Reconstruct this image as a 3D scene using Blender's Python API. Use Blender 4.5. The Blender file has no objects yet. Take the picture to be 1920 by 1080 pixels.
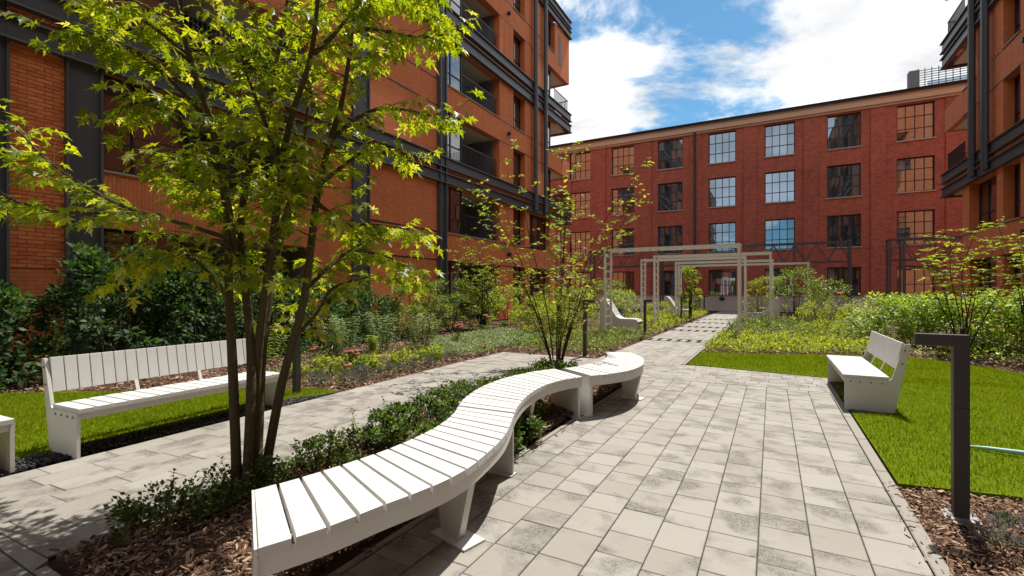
import bpy, math, random
import numpy as np
from mathutils import Vector, Matrix

rng = np.random.default_rng(7)
random.seed(7)
R = math.radians
scene = bpy.context.scene
col = scene.collection

# ------------------------------------------------------------------ camera
cam = bpy.data.cameras.new('camera')
cam.sensor_width = 36.0
cam.lens = 890.0 / 1920.0 * 36.0
cam.shift_y = 6.0 / 1920.0
cam.clip_start = 0.05
cam.clip_end = 1500
camo = bpy.data.objects.new('camera', cam)
col.objects.link(camo)
camo.location = (0, 0, 1.5)
camo.rotation_euler = (R(90), 0, R(28.687))
scene.camera = camo

# ------------------------------------------------------------------ light
SUN_FROM = Vector((0.05, 0.54, 1.0)).normalized()      # direction towards the sun
sun_el = math.asin(SUN_FROM.z)
sun_az = math.atan2(SUN_FROM.x, SUN_FROM.y)
world = bpy.data.worlds.new('World')
scene.world = world
world.use_nodes = True


def build_world():
    nt = world.node_tree
    nt.nodes.clear()
    N = nt.nodes.new
    L = nt.links.new
    out = N('ShaderNodeOutputWorld')
    bg = N('ShaderNodeBackground')
    L(bg.outputs[0], out.inputs[0])
    sky = N('ShaderNodeTexSky')
    sky.sky_type = 'NISHITA'
    sky.sun_disc = False
    sky.sun_elevation = sun_el
    sky.sun_rotation = sun_az
    sky.air_density = 1.0
    sky.dust_density = 0.3
    sky.ozone_density = 2.0
    tc = N('ShaderNodeTexCoord')
    sep = N('ShaderNodeSeparateXYZ')
    L(tc.outputs['Generated'], sep.inputs[0])

    def M(op, a, b=None, c=None, clamp=False):
        n = N('ShaderNodeMath')
        n.operation = op
        n.use_clamp = clamp
        for i, v in enumerate((a, b, c)):
            if v is None:
                continue
            if isinstance(v, (int, float)):
                n.inputs[i].default_value = v
            else:
                L(v, n.inputs[i])
        return n.outputs[0]
    z = M('ADD', M('MAXIMUM', sep.outputs[2], 0.0), 0.22)
    px = M('DIVIDE', sep.outputs[0], z)
    py = M('DIVIDE', sep.outputs[1], z)
    comb = N('ShaderNodeCombineXYZ')
    L(px, comb.inputs[0])
    L(py, comb.inputs[1])

    def noise(scale, detail, rough, off, dist=0.0):
        mp = N('ShaderNodeMapping')
        mp.inputs['Location'].default_value = off
        L(comb.outputs[0], mp.inputs[0])
        n = N('ShaderNodeTexNoise')
        n.inputs['Scale'].default_value = scale
        n.inputs['Detail'].default_value = detail
        n.inputs['Roughness'].default_value = rough
        n.inputs['Distortion'].default_value = dist
        L(mp.outputs[0], n.inputs[0])
        return n.outputs[0]
    n1 = noise(1.3, 12, 0.62, (23.729, 32.874, 5.998), 0.25)
    n2 = noise(2.2, 8, 0.6, (9.3, 4.2, 2.0), 0.2)
    n3 = noise(0.45, 2, 0.5, (CL[0], CL[1], 0.0))
    cov = M('ADD', M('MULTIPLY', n1, 1.0), M('MULTIPLY', M('SUBTRACT', n3, 0.5), 1.3))
    low = M('SUBTRACT', 0.42, sep.outputs[2], None, True)
    cov = M('ADD', cov, M('MULTIPLY', low, 0.45))
    rp = N('ShaderNodeMapRange')
    rp.interpolation_type = 'SMOOTHSTEP'
    L(cov, rp.inputs[0])
    rp.inputs[1].default_value = 0.415
    rp.inputs[2].default_value = 0.515
    # cloud shading: bright billows with soft grey bellies
    shade = N('ShaderNodeMapRange')
    L(n2, shade.inputs[0])
    shade.inputs[1].default_value = 0.30
    shade.inputs[2].default_value = 0.60
    shade.inputs[3].default_value = 0.38
    shade.inputs[4].default_value = 0.68
    cc = N('ShaderNodeMix')
    cc.data_type = 'RGBA'
    cc.inputs[6].default_value = (0.0, 0.0, 0.0, 1)
    cc.inputs[7].default_value = (0.97, 0.985, 1.0, 1)
    cc.clamp_factor = False
    L(shade.outputs[0], cc.inputs[0])
    skm = N('ShaderNodeMix')
    skm.data_type = 'RGBA'
    skm.blend_type = 'MULTIPLY'
    skm.inputs[0].default_value = 1.0
    L(sky.outputs[0], skm.inputs[6])
    skm.inputs[7].default_value = (0.040, 0.064, 0.068, 1)
    mix = N('ShaderNodeMix')
    mix.data_type = 'RGBA'
    L(rp.outputs[0], mix.inputs[0])
    L(skm.outputs[2], mix.inputs[6])
    L(cc.outputs[2], mix.inputs[7])
    L(mix.outputs[2], bg.inputs[0])
    bg.inputs[1].default_value = 1.0


CL = (7.13, 0.543)
build_world()
sun = bpy.data.lights.new('sun', 'SUN')
sun.energy = 3.5
sun.angle = R(0.53)
sun.color = (1.0, 0.95, 0.87)
suno = bpy.data.objects.new('sun', sun)
col.objects.link(suno)
suno.rotation_euler = SUN_FROM.to_track_quat('Z', 'Y').to_euler()
suno.location = (-10, 40, 70)
vs = scene.view_settings
vs.view_transform = 'Standard'
vs.look = 'None'
vs.exposure = 0.9
vs.gamma = 1.0
vs.use_curve_mapping = False
scene.cycles.max_bounces = 8
scene.cycles.diffuse_bounces = 4
scene.cycles.glossy_bounces = 3
scene.cycles.transmission_bounces = 4
scene.cycles.caustics_reflective = False
scene.cycles.caustics_refractive = False
scene.cycles.sample_clamp_indirect = 4.0


# ------------------------------------------------------------------ materials
class NT:
    def __init__(self, name):
        self.m = bpy.data.materials.new(name)
        self.m.use_nodes = True
        self.t = self.m.node_tree
        self.b = self.t.nodes['Principled BSDF']
        self.out = self.t.nodes['Material Output']

    def N(self, typ, **kw):
        n = self.t.nodes.new(typ)
        for k, v in kw.items():
            setattr(n, k, v)
        return n

    def L(self, a, b):
        self.t.links.new(a, b)

    def math(self, op, a, b=None, clamp=False):
        n = self.N('ShaderNodeMath', operation=op, use_clamp=clamp)
        for i, v in enumerate((a, b)):
            if v is None:
                continue
            if isinstance(v, (int, float)):
                n.inputs[i].default_value = v
            else:
                self.L(v, n.inputs[i])
        return n.outputs[0]

    def noise(self, vec, scale, detail=4, rough=0.55, dist=0.0):
        n = self.N('ShaderNodeTexNoise')
        n.inputs['Scale'].default_value = scale
        n.inputs['Detail'].default_value = detail
        n.inputs['Roughness'].default_value = rough
        n.inputs['Distortion'].default_value = dist
        if vec is not None:
            self.L(vec, n.inputs['Vector'])
        return n.outputs[0]

    def ramp(self, fac, stops, interp='LINEAR'):
        n = self.N('ShaderNodeValToRGB')
        cr = n.color_ramp
        cr.interpolation = interp
        while len(cr.elements) < len(stops):
            cr.elements.new(0.5)
        for e, (p, c) in zip(cr.elements, stops):
            e.position = p
            e.color = (*c, 1) if len(c) == 3 else c
        self.L(fac, n.inputs[0])
        return n.outputs[0]

    def mixc(self, fac, a, b, blend='MIX'):
        n = self.N('ShaderNodeMix', data_type='RGBA', blend_type=blend)
        for i, v in ((0, fac), (6, a), (7, b)):
            if isinstance(v, (int, float)):
                n.inputs[i].default_value = v
            elif isinstance(v, tuple):
                n.inputs[i].default_value = (*v, 1)
            else:
                self.L(v, n.inputs[i])
        return n.outputs[2]

    def bump(self, h, strength, dist=0.01):
        n = self.N('ShaderNodeBump')
        n.inputs['Strength'].default_value = strength
        n.inputs['Distance'].default_value = dist
        self.L(h, n.inputs['Height'])
        self.L(n.outputs[0], self.b.inputs['Normal'])
        return n

    def pos(self):
        return self.N('ShaderNodeNewGeometry').outputs['Position']

    def island(self):
        return self.N('ShaderNodeNewGeometry').outputs['Random Per Island']

    def objrand(self):
        return self.N('ShaderNodeObjectInfo').outputs['Random']

    def base(self, c):
        if isinstance(c, tuple):
            self.b.inputs['Base Color'].default_value = (*c, 1)
        else:
            self.L(c, self.b.inputs['Base Color'])

    def rough(self, r):
        if isinstance(r, (int, float)):
            self.b.inputs['Roughness'].default_value = r
        else:
            self.L(r, self.b.inputs['Roughness'])


def brick_mat(name, c1, c2, mortar, soldier=False, msize=0.008, bw=0.25, rh=0.077, var=0.35, bump=0.6):
    n = NT(name)
    g = n.N('ShaderNodeNewGeometry')
    sp = n.N('ShaderNodeSeparateXYZ')
    n.L(g.outputs['Position'], sp.inputs[0])
    sn = n.N('ShaderNodeSeparateXYZ')
    n.L(g.outputs['True Normal'], sn.inputs[0])
    ax = n.math('ROUND', n.math('ABSOLUTE', sn.outputs[0]))
    ay = n.math('ROUND', n.math('ABSOLUTE', sn.outputs[1]))
    u = n.math('ADD', n.math('MULTIPLY', sp.outputs[0], ay), n.math('MULTIPLY', sp.outputs[1], ax))
    cb = n.N('ShaderNodeCombineXYZ')
    n.L(sp.outputs[2] if soldier else u, cb.inputs[0])
    n.L(u if soldier else sp.outputs[2], cb.inputs[1])
    bt = n.N('ShaderNodeTexBrick')
    n.L(cb.outputs[0], bt.inputs[0])
    bt.inputs['Scale'].default_value = 1.0
    bt.inputs['Brick Width'].default_value = bw
    bt.inputs['Row Height'].default_value = rh
    bt.inputs['Mortar Size'].default_value = msize
    bt.inputs['Mortar Smooth'].default_value = 0.1
    bt.inputs['Color1'].default_value = (*c1, 1)
    bt.inputs['Color2'].default_value = (*c2, 1)
    bt.inputs['Mortar'].default_value = (*mortar, 1)
    big = n.noise(g.outputs['Position'], 0.5, 5, 0.6)
    fine = n.noise(g.outputs['Position'], 9.0, 4, 0.7)
    v = n.math('ADD', n.math('MULTIPLY', big, var * 1.2), n.math('MULTIPLY', fine, var))
    v = n.math('ADD', v, 1.0 - var * 1.1)
    c = n.mixc(1.0, bt.outputs[0], n.ramp(v, [(0.0, (0, 0, 0)), (1.0, (1, 1, 1))]), 'MULTIPLY')
    mp = n.N('ShaderNodeMapping')
    mp.inputs['Scale'].default_value = (2.2, 2.2, 0.16)
    n.L(g.outputs['Position'], mp.inputs[0])
    streak = n.noise(mp.outputs[0], 1.6, 6, 0.65)
    c = n.mixc(n.math('MULTIPLY', n.math('SUBTRACT', streak, 0.5, True), 2.2, True), c, n.mixc(1.0, c, (0.62, 0.60, 0.60), 'MULTIPLY'))
    n.base(c)
    n.rough(0.85)
    h = n.math('ADD', n.math('MULTIPLY', bt.outputs[1], -1.0), n.math('MULTIPLY', fine, 0.4))
    n.bump(h, bump, 0.008)
    return n.m


def paint_mat(name, c, rough=0.45, dirt=0.12, scale=6.0, spec=0.4):
    n = NT(name)
    p = n.pos()
    d = n.noise(p, scale, 6, 0.65)
    f = n.noise(p, 60.0, 3, 0.6)
    k = n.math('ADD', n.math('MULTIPLY', d, dirt * 2), n.math('MULTIPLY', f, dirt * 0.6))
    dark = tuple(v * 0.6 for v in c)
    n.base(n.mixc(n.math('SUBTRACT', k, dirt * 0.8, True), c, dark))
    n.rough(rough)
    n.b.inputs['Specular IOR Level'].default_value = spec
    n.bump(f, 0.08, 0.002)
    return n.m


def bench_wood():
    n = NT('white_painted_timber')
    p = n.N('ShaderNodeTexCoord').outputs['Object']
    mp = n.N('ShaderNodeMapping')
    mp.inputs['Scale'].default_value = (1.5, 18.0, 18.0)
    n.L(p, mp.inputs[0])
    gr = n.noise(mp.outputs[0], 2.0, 6, 0.7, 0.4)
    d = n.noise(n.pos(), 3.5, 6, 0.7)
    r = n.objrand()
    c = n.mixc(n.math('MULTIPLY', n.math('SUBTRACT', d, 0.45, True), 1.4, True), (0.615, 0.608, 0.59), (0.44, 0.43, 0.40))
    c = n.mixc(n.math('MULTIPLY', n.math('SUBTRACT', gr, 0.52, True), 0.9, True), c, (0.5, 0.48, 0.44))
    c = n.mixc(n.math('MULTIPLY', r, 0.10), c, (0.6, 0.58, 0.53))
    n.base(c)
    n.rough(0.55)
    n.bump(gr, 0.15, 0.002)
    return n.m


def paver_mat(name, use_island):
    n = NT(name)
    p = n.pos()
    r = n.island() if use_island else n.objrand()
    off = n.N('ShaderNodeCombineXYZ')
    n.L(n.math('MULTIPLY', r, 37.0), off.inputs[2])
    add = n.N('ShaderNodeVectorMath', operation='ADD')
    n.L(p, add.inputs[0])
    n.L(off.outputs[0], add.inputs[1])
    q = add.outputs[0]
    stain = n.noise(q, 3.2, 3, 0.5)
    fine = n.noise(p, 95.0, 3, 0.7)
    mid = n.noise(p, 30.0, 4, 0.7)
    base = n.ramp(r, [(0.0, (0.285, 0.261, 0.226)), (0.5, (0.312, 0.288, 0.253)), (1.0, (0.340, 0.317, 0.283))])
    s = n.math('MULTIPLY', n.math('SUBTRACT', stain, 0.49, True), 7.0, True)
    s = n.math('MULTIPLY', s, n.math('ADD', n.math('MULTIPLY', mid, 2.6), -0.55), True)
    s = n.math('MULTIPLY', s, n.math('ADD', n.math('MULTIPLY', fine, 3.2), -0.85), True)
    c = n.mixc(n.math('MULTIPLY', s, 0.95, True), base, (0.075, 0.068, 0.058))
    spk = n.math('MULTIPLY', n.math('SUBTRACT', fine, 0.56, True), 4.0, True)
    c = n.mixc(n.math('MULTIPLY', spk, 0.5), c, (0.11, 0.098, 0.08))
    spl = n.math('MULTIPLY', n.math('SUBTRACT', 0.42, fine, True), 4.0, True)
    c = n.mixc(n.math('MULTIPLY', spl, 0.35), c, (0.46, 0.43, 0.37))
    cross = n.math('MULTIPLY', n.math('SUBTRACT', n.noise(p, 2.3, 5, 0.65), 0.56, True), 5.0, True)
    cross = n.math('MULTIPLY', cross, n.math('ADD', n.math('MULTIPLY', fine, 2.6), -0.7), True)
    c = n.mixc(n.math('MULTIPLY', cross, 0.6, True), c, (0.11, 0.10, 0.082))
    wide = n.noise(p, 0.8, 4, 0.6)
    c = n.mixc(n.math('MULTIPLY', n.math('SUBTRACT', wide, 0.5, True), 1.1, True), c, (0.19, 0.168, 0.135))
    n.base(c)
    n.rough(0.8)
    n.bump(n.math('ADD', fine, n.math('MULTIPLY', mid, 0.5)), 0.35, 0.004)
    return n.m


def leaf_mat(name, stops, trans=0.5, rough=0.45, tcol=None, spec=0.35, patch=None):
    n = NT(name)
    r = n.island()
    c = n.ramp(r, stops)
    if patch:
        pt = n.noise(n.pos(), 1.1, 5, 0.7)
        c = n.mixc(n.math('MULTIPLY', n.math('SUBTRACT', pt, 0.5, True), 3.0, True), c, patch)
        pt2 = n.noise(n.pos(), 2.7, 4, 0.6)
        c = n.mixc(n.math('MULTIPLY', n.math('SUBTRACT', pt2, 0.55, True), 4.0, True), c, (0.075, 0.13, 0.006))
    n.base(c)
    n.rough(rough)
    n.b.inputs['Specular IOR Level'].default_value = spec
    tr = n.N('ShaderNodeBsdfTranslucent')
    tc = n.mixc(1.0, c, tcol or (1.5, 1.45, 0.55), 'MULTIPLY')
    n.L(tc, tr.inputs[0])
    mx = n.N('ShaderNodeMixShader')
    mx.inputs[0].default_value = trans
    n.L(n.b.outputs[0], mx.inputs[1])
    n.L(tr.outputs[0], mx.inputs[2])
    n.L(mx.outputs[0], n.out.inputs[0])
    return n.m


def simple(name, c, rough=0.7, spec=0.3, noise=0.0, scale=8.0, c2=None, bump=0.0):
    n = NT(name)
    if noise:
        d = n.noise(n.pos(), scale, 6, 0.65)
        n.base(n.mixc(n.math('MULTIPLY', d, noise, True), c, c2 or tuple(v * 0.5 for v in c)))
        if bump:
            n.bump(d, bump, 0.01)
    else:
        n.base(c)
    n.rough(rough)
    n.b.inputs['Specular IOR Level'].default_value = spec
    return n.m


def glass_mat(name, base, fac, tint=(1, 1, 1)):
    n = NT(name)
    n.base(base)
    n.rough(0.2)
    gl = n.N('ShaderNodeBsdfGlossy')
    gl.inputs['Roughness'].default_value = 0.02
    gl.inputs['Color'].default_value = (*tint, 1)
    fr = n.N('ShaderNodeFresnel')
    fr.inputs[0].default_value = 1.5
    f = n.math('ADD', n.math('MULTIPLY', fr.outputs[0], 1.0), fac, True)
    mx = n.N('ShaderNodeMixShader')
    n.L(f, mx.inputs[0])
    n.L(n.b.outputs[0], mx.inputs[1])
    n.L(gl.outputs[0], mx.inputs[2])
    n.L(mx.outputs[0], n.out.inputs[0])
    return n.m


def island_mat(name, stops, rough=0.85, spec=0.2):
    n = NT(name)
    n.base(n.ramp(n.island(), stops))
    n.rough(rough)
    n.b.inputs['Specular IOR Level'].default_value = spec
    return n.m


MT = {}
MT['brick'] = brick_mat('orange_brick', (0.80, 0.235, 0.075), (0.70, 0.19, 0.060), (0.48, 0.16, 0.075), var=0.30)
MT['soldier'] = brick_mat('orange_brick_on_end', (0.80, 0.24, 0.08), (0.70, 0.195, 0.064), (0.48, 0.16, 0.075), soldier=True, var=0.30)
MT['oldbrick'] = brick_mat('dark_red_brick', (0.50, 0.125, 0.070), (0.30, 0.072, 0.045), (0.34, 0.16, 0.12), var=0.75, msize=0.007)
MT['steel'] = paint_mat('charcoal_steel', (0.075, 0.079, 0.092), 0.42, 0.2, 3.0, 0.5)
MT['lampsteel'] = paint_mat('lamp_graphite', (0.05, 0.048, 0.046), 0.5, 0.2, 9.0, 0.4)
MT['darkframe'] = paint_mat('window_frame_black', (0.022, 0.023, 0.026), 0.4, 0.2, 5.0, 0.4)
MT['grey'] = paint_mat('grey_render', (0.17, 0.175, 0.185), 0.8, 0.2, 2.0, 0.2)
MT['dark'] = simple('dark_interior', (0.03, 0.028, 0.028), 0.8, 0.2)
MT['cream'] = paint_mat('cream_soffit', (0.55, 0.50, 0.41), 0.8, 0.15, 1.0, 0.2)
MT['cornice'] = paint_mat('beige_cornice', (0.58, 0.44, 0.31), 0.85, 0.22, 1.2, 0.2)
MT['stone'] = paint_mat('stone_sill', (0.42, 0.39, 0.36), 0.8, 0.2, 4.0, 0.2)
MT['slat'] = bench_wood()
MT['white'] = paint_mat('white_steel', (0.65, 0.64, 0.615), 0.38, 0.10, 5.0, 0.45)
MT['pergola'] = paint_mat('offwhite_pergola', (0.87, 0.85, 0.79), 0.5, 0.16, 4.0, 0.4)
MT['whitewall'] = paint_mat('white_plaster', (0.62, 0.60, 0.57), 0.8, 0.18, 1.2, 0.2)
MT['paver'] = paver_mat('concrete_paver', False)
MT['paver_i'] = paver_mat('concrete_paver_mass', True)
MT['kerb'] = simple('granite_kerb', (0.38, 0.355, 0.315), 0.85, 0.2, 0.9, 40.0, (0.22, 0.20, 0.17), 0.3)
MT['joint'] = simple('joint_sand', (0.075, 0.066, 0.05), 0.95, 0.1, 0.8, 40.0)
MT['soil'] = simple('dark_soil', (0.12, 0.066, 0.044), 0.95, 0.1, 0.9, 18.0, (0.035, 0.02, 0.014), 0.8)
MT['ground'] = simple('bare_ground', (0.11, 0.10, 0.08), 0.95, 0.1, 0.6, 3.0)
MT['lawn'] = simple('lawn_turf', (0.14, 0.19, 0.006), 0.95, 0.05, 0.9, 14.0, (0.07, 0.11, 0.004), 0.6)
MT['chips'] = island_mat('bark_chip', [(0.0, (0.05, 0.024, 0.014)), (0.35, (0.13, 0.068, 0.040)), (0.7, (0.26, 0.155, 0.098)), (1.0, (0.50, 0.36, 0.25))])
MT['slate'] = island_mat('slate_gravel', [(0.0, (0.015, 0.016, 0.017)), (0.6, (0.05, 0.052, 0.052)), (1.0, (0.12, 0.12, 0.115))], 0.7, 0.3)
MT['bark'] = simple('tree_bark', (0.15, 0.125, 0.055), 0.85, 0.2, 1.0, 38.0, (0.035, 0.032, 0.018), 1.0)
MT['bark2'] = simple('shrub_bark', (0.085, 0.06, 0.04), 0.85, 0.2, 0.9, 20.0, (0.04, 0.03, 0.02), 0.5)
MT['grass'] = leaf_mat('grass_blade', [(0.0, (0.10, 0.16, 0.004)), (0.6, (0.21, 0.27, 0.006)), (1.0, (0.34, 0.36, 0.02))], 0.4, 0.6, (1.3, 1.4, 0.3), 0.1, (0.31, 0.30, 0.03))
MT['maple'] = leaf_mat('maple_leaf', [(0.0, (0.12, 0.205, 0.014)), (0.5, (0.225, 0.315, 0.020)), (0.90, (0.36, 0.41, 0.03)), (1.0, (0.55, 0.58, 0.36))], 0.62, 0.38, (1.7, 1.5, 0.3))
MT['evergreen'] = leaf_mat('dark_evergreen_leaf', [(0.0, (0.023, 0.051, 0.020)), (0.6, (0.049, 0.099, 0.033)), (1.0, (0.109, 0.167, 0.065))], 0.38, 0.55, (1.4, 1.6, 0.5), 0.3)
MT['midgreen'] = leaf_mat('mid_green_leaf', [(0.0, (0.075, 0.125, 0.025)), (0.6, (0.167, 0.241, 0.044)), (1.0, (0.300, 0.367, 0.083))], 0.42, 0.4)
MT['lime'] = leaf_mat('lime_green_leaf', [(0.0, (0.143, 0.202, 0.023)), (0.6, (0.260, 0.332, 0.036)), (1.0, (0.416, 0.468, 0.091))], 0.58, 0.5, (1.6, 1.5, 0.5), 0.25)
MT['hedge'] = leaf_mat('hedge_leaf', [(0.0, (0.131, 0.217, 0.035)), (0.6, (0.294, 0.425, 0.068)), (1.0, (0.544, 0.653, 0.163))], 0.42, 0.38)
MT['olive'] = leaf_mat('olive_yellow_leaf', [(0.0, (0.09, 0.15, 0.022)), (0.6, (0.20, 0.265, 0.04)), (0.90, (0.34, 0.38, 0.05)), (1.0, (0.44, 0.38, 0.05))], 0.56, 0.45, (1.55, 1.45, 0.5), 0.25)
MT['silver'] = leaf_mat('grey_green_leaf', [(0.0, (0.106, 0.156, 0.062)), (0.6, (0.237, 0.306, 0.138)), (1.0, (0.450, 0.512, 0.300))], 0.4, 0.5, (1.2, 1.3, 0.7))
MT['boxleaf'] = leaf_mat('small_glossy_leaf', [(0.0, (0.036, 0.072, 0.020)), (0.6, (0.087, 0.152, 0.035)), (1.0, (0.232, 0.290, 0.080))], 0.42, 0.42, (1.5, 1.5, 0.5), 0.35)
MT['lavender'] = leaf_mat('lavender_grey', [(0.0, (0.072, 0.098, 0.058)), (0.55, (0.195, 0.215, 0.130)), (0.8, (0.221, 0.176, 0.260)), (1.0, (0.338, 0.260, 0.390))], 0.35, 0.6, (1.1, 1.1, 0.9))
MT['pink'] = leaf_mat('pink_petal', [(0.0, (0.495, 0.077, 0.143)), (1.0, (0.748, 0.220, 0.286))], 0.4, 0.5, (1.2, 0.9, 0.9))
MT['red'] = leaf_mat('red_petal', [(0.0, (0.55, 0.03, 0.025)), (1.0, (0.72, 0.08, 0.05))], 0.4, 0.5, (1.2, 0.9, 0.9))
MT['creamfl'] = leaf_mat('cream_petal', [(0.0, (0.62, 0.58, 0.36)), (1.0, (0.80, 0.77, 0.58))], 0.4, 0.6, (1.0, 1.0, 0.8))
MT['cone'] = simple('flower_cone', (0.18, 0.05, 0.02), 0.8)
MT['stemg'] = simple('green_stem', (0.08, 0.13, 0.03), 0.7)
MT['glass'] = glass_mat('window_glass', (0.012, 0.013, 0.015), 0.16)
MT['glass_b'] = glass_mat('coated_window_glass', (0.016, 0.016, 0.018), 0.32, (0.62, 0.79, 0.98))
MT['glass_c'] = glass_mat('tinted_window_glass', (0.05, 0.085, 0.10), 0.20, (0.70, 0.85, 1.0))
MT['glass_d'] = glass_mat('curtained_window_glass', (0.20, 0.18, 0.15), 0.20, (0.70, 0.85, 1.0))
MT['hose'] = simple('teal_plastic', (0.36, 0.62, 0.56), 0.5)
MT['bolt'] = simple('bolt_grey', (0.22, 0.21, 0.20), 0.4, 0.5)
MT['zinc'] = paint_mat('zinc_plate', (0.36, 0.36, 0.36), 0.45, 0.25, 12.0, 0.5)


# ------------------------------------------------------------------ geometry helpers
class MB:
    def __init__(self):
        self.v = []
        self.f = []

    def add(self, vs, fs):
        o = len(self.v)
        self.v += [tuple(p) for p in vs]
        self.f += [tuple(i + o for i in f) for f in fs]
        return self

    def box(self, x0, x1, y0, y1, z0, z1):
        if x0 > x1:
            x0, x1 = x1, x0
        if y0 > y1:
            y0, y1 = y1, y0
        if z0 > z1:
            z0, z1 = z1, z0
        vs = [(x0, y0, z0), (x1, y0, z0), (x1, y1, z0), (x0, y1, z0), (x0, y0, z1), (x1, y0, z1), (x1, y1, z1), (x0, y1, z1)]
        return self.add(vs, [(0, 3, 2, 1), (4, 5, 6, 7), (0, 1, 5, 4), (1, 2, 6, 5), (2, 3, 7, 6), (3, 0, 4, 7)])

    def chamfer(self, x0, x1, y0, y1, z0, z1, c):
        """box with a chamfered top edge"""
        vs = [(x0, y0, z0), (x1, y0, z0), (x1, y1, z0), (x0, y1, z0),
              (x0, y0, z1 - c), (x1, y0, z1 - c), (x1, y1, z1 - c), (x0, y1, z1 - c),
              (x0 + c, y0 + c, z1), (x1 - c, y0 + c, z1), (x1 - c, y1 - c, z1), (x0 + c, y1 - c, z1)]
        fs = [(8, 9, 10, 11)]
        for i in range(4):
            j = (i + 1) % 4
            fs += [(i, j, j + 4, i + 4), (i + 4, j + 4, j + 8, i + 8)]
        return self.add(vs, fs)

    def prism(self, poly, axis, a, b):
        """extrude a 2-D polygon along an axis ('x','y','z') from a to b"""
        n = len(poly)

        def P(p, t):
            return {'x': (t, p[0], p[1]), 'y': (p[0], t, p[1]), 'z': (p[0], p[1], t)}[axis]
        vs = [P(p, a) for p in poly] + [P(p, b) for p in poly]
        fs = [tuple(range(n))[::-1], tuple(range(n, 2 * n))]
        fs += [(i, (i + 1) % n, (i + 1) % n + n, i + n) for i in range(n)]
        return self.add(vs, fs)

    def tube(self, pts, radii, n=6, cap=True):
        pts = [Vector(p) for p in pts]
        if isinstance(radii, (int, float)):
            radii = [radii] * len(pts)
        rings = []
        ref = Vector((0.31, 0.17, 0.93)).normalized()
        vs = []
        for i, p in enumerate(pts):
            t = (pts[min(i + 1, len(pts) - 1)] - pts[max(i - 1, 0)]).normalized()
            a = t.cross(ref)
            if a.length < 1e-3:
                a = t.cross(Vector((1, 0, 0)))
            a.normalize()
            b = t.cross(a)
            rings.append(len(vs))
            for k in range(n):
                an = 2 * math.pi * k / n
                vs.append(p + (a * math.cos(an) + b * math.sin(an)) * radii[i])
        fs = []
        for i in range(len(pts) - 1):
            for k in range(n):
                k2 = (k + 1) % n
                fs.append((rings[i] + k, rings[i] + k2, rings[i + 1] + k2, rings[i + 1] + k))
        if cap:
            fs.append(tuple(rings[0] + k for k in range(n))[::-1])
            fs.append(tuple(rings[-1] + k for k in range(n)))
        return self.add(vs, fs)

    def bar(self, p, q, w, h=None):
        """straight square bar between two points"""
        h = h or w
        p, q = Vector(p), Vector(q)
        t = (q - p).normalized()
        up = Vector((0, 0, 1)) if abs(t.z) < 0.99 else Vector((0, 1, 0))
        a = t.cross(up).normalized() * (w / 2)
        b = a.cross(t).normalized() * (h / 2)
        vs = [p - a - b, p + a - b, p + a + b, p - a + b, q - a - b, q + a - b, q + a + b, q - a + b]
        return self.add(vs, [(0, 3, 2, 1), (4, 5, 6, 7), (0, 1, 5, 4), (1, 2, 6, 5), (2, 3, 7, 6), (3, 0, 4, 7)])

    def mesh(self, name):
        m = bpy.data.meshes.new(name)
        m.from_pydata(self.v, [], self.f)
        m.update()
        return m

    def build(self, name, mat, parent=None, smooth=False, **kw):
        m = self.mesh(name)
        m.materials.append(MT[mat])
        if smooth:
            m.shade_smooth()
        return link(name, m, parent, **kw)


def link(name, data, parent=None, loc=None, rot=None, **kw):
    o = bpy.data.objects.new(name, data)
    col.objects.link(o)
    if parent:
        o.parent = parent
    if loc is not None:
        o.location = loc
    if rot is not None:
        o.rotation_euler = rot
    for k, v in kw.items():
        o[k] = v
    return o


def thing(name, label, cat, loc=(0, 0, 0), rz=0.0, group=None):
    o = bpy.data.objects.new(name, None)
    o.empty_display_size = 0.1
    col.objects.link(o)
    o.location = loc
    o.rotation_euler = (0, 0, rz)
    o['label'] = label
    o['category'] = cat
    if group:
        o['group'] = group
    return o


def copy_tree(o, parent=None):
    c = o.copy()
    col.objects.link(c)
    if parent:
        c.parent = parent
    for ch in list(o.children):
        copy_tree(ch, c)
    return c


def np_mesh(name, V, F, mat, parent=None, smooth=False, **kw):
    """V (n,3) float array, F (m,3) int array"""
    me = bpy.data.meshes.new(name)
    me.vertices.add(len(V))
    me.vertices.foreach_set('co', np.ascontiguousarray(V, dtype=np.float32).ravel())
    me.loops.add(len(F) * 3)
    me.loops.foreach_set('vertex_index', np.ascontiguousarray(F, dtype=np.int32).ravel())
    me.polygons.add(len(F))
    me.polygons.foreach_set('loop_start', np.arange(0, len(F) * 3, 3, dtype=np.int32))
    me.update(calc_edges=True)
    me.validate()
    if smooth:
        me.shade_smooth()
    me.materials.append(MT[mat])
    return link(name, me, parent, **kw)


def unit(a):
    return a / np.maximum(np.linalg.norm(a, axis=1, keepdims=True), 1e-9)


def place(T, TF, P, D, U, S):
    """instances of template T (k,3; x right, y along, z up) at P with axes along D, normal near U, scale S (n,) or (n,3)"""
    D = unit(D)
    X = unit(np.cross(D, U))
    Zx = np.cross(X, D)
    S = np.asarray(S, float)
    if S.ndim == 1:
        S = np.repeat(S[:, None], 3, 1)
    V = (P[:, None, :] + T[None, :, 0:1] * (X * S[:, 0:1])[:, None, :] + T[None, :, 1:2] * (D * S[:, 1:2])[:, None, :]
         + T[None, :, 2:3] * (Zx * S[:, 2:3])[:, None, :])
    k = len(T)
    F = TF[None, :, :] + (np.arange(len(P)) * k)[:, None, None]
    return V.reshape(-1, 3), F.reshape(-1, 3)


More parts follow.
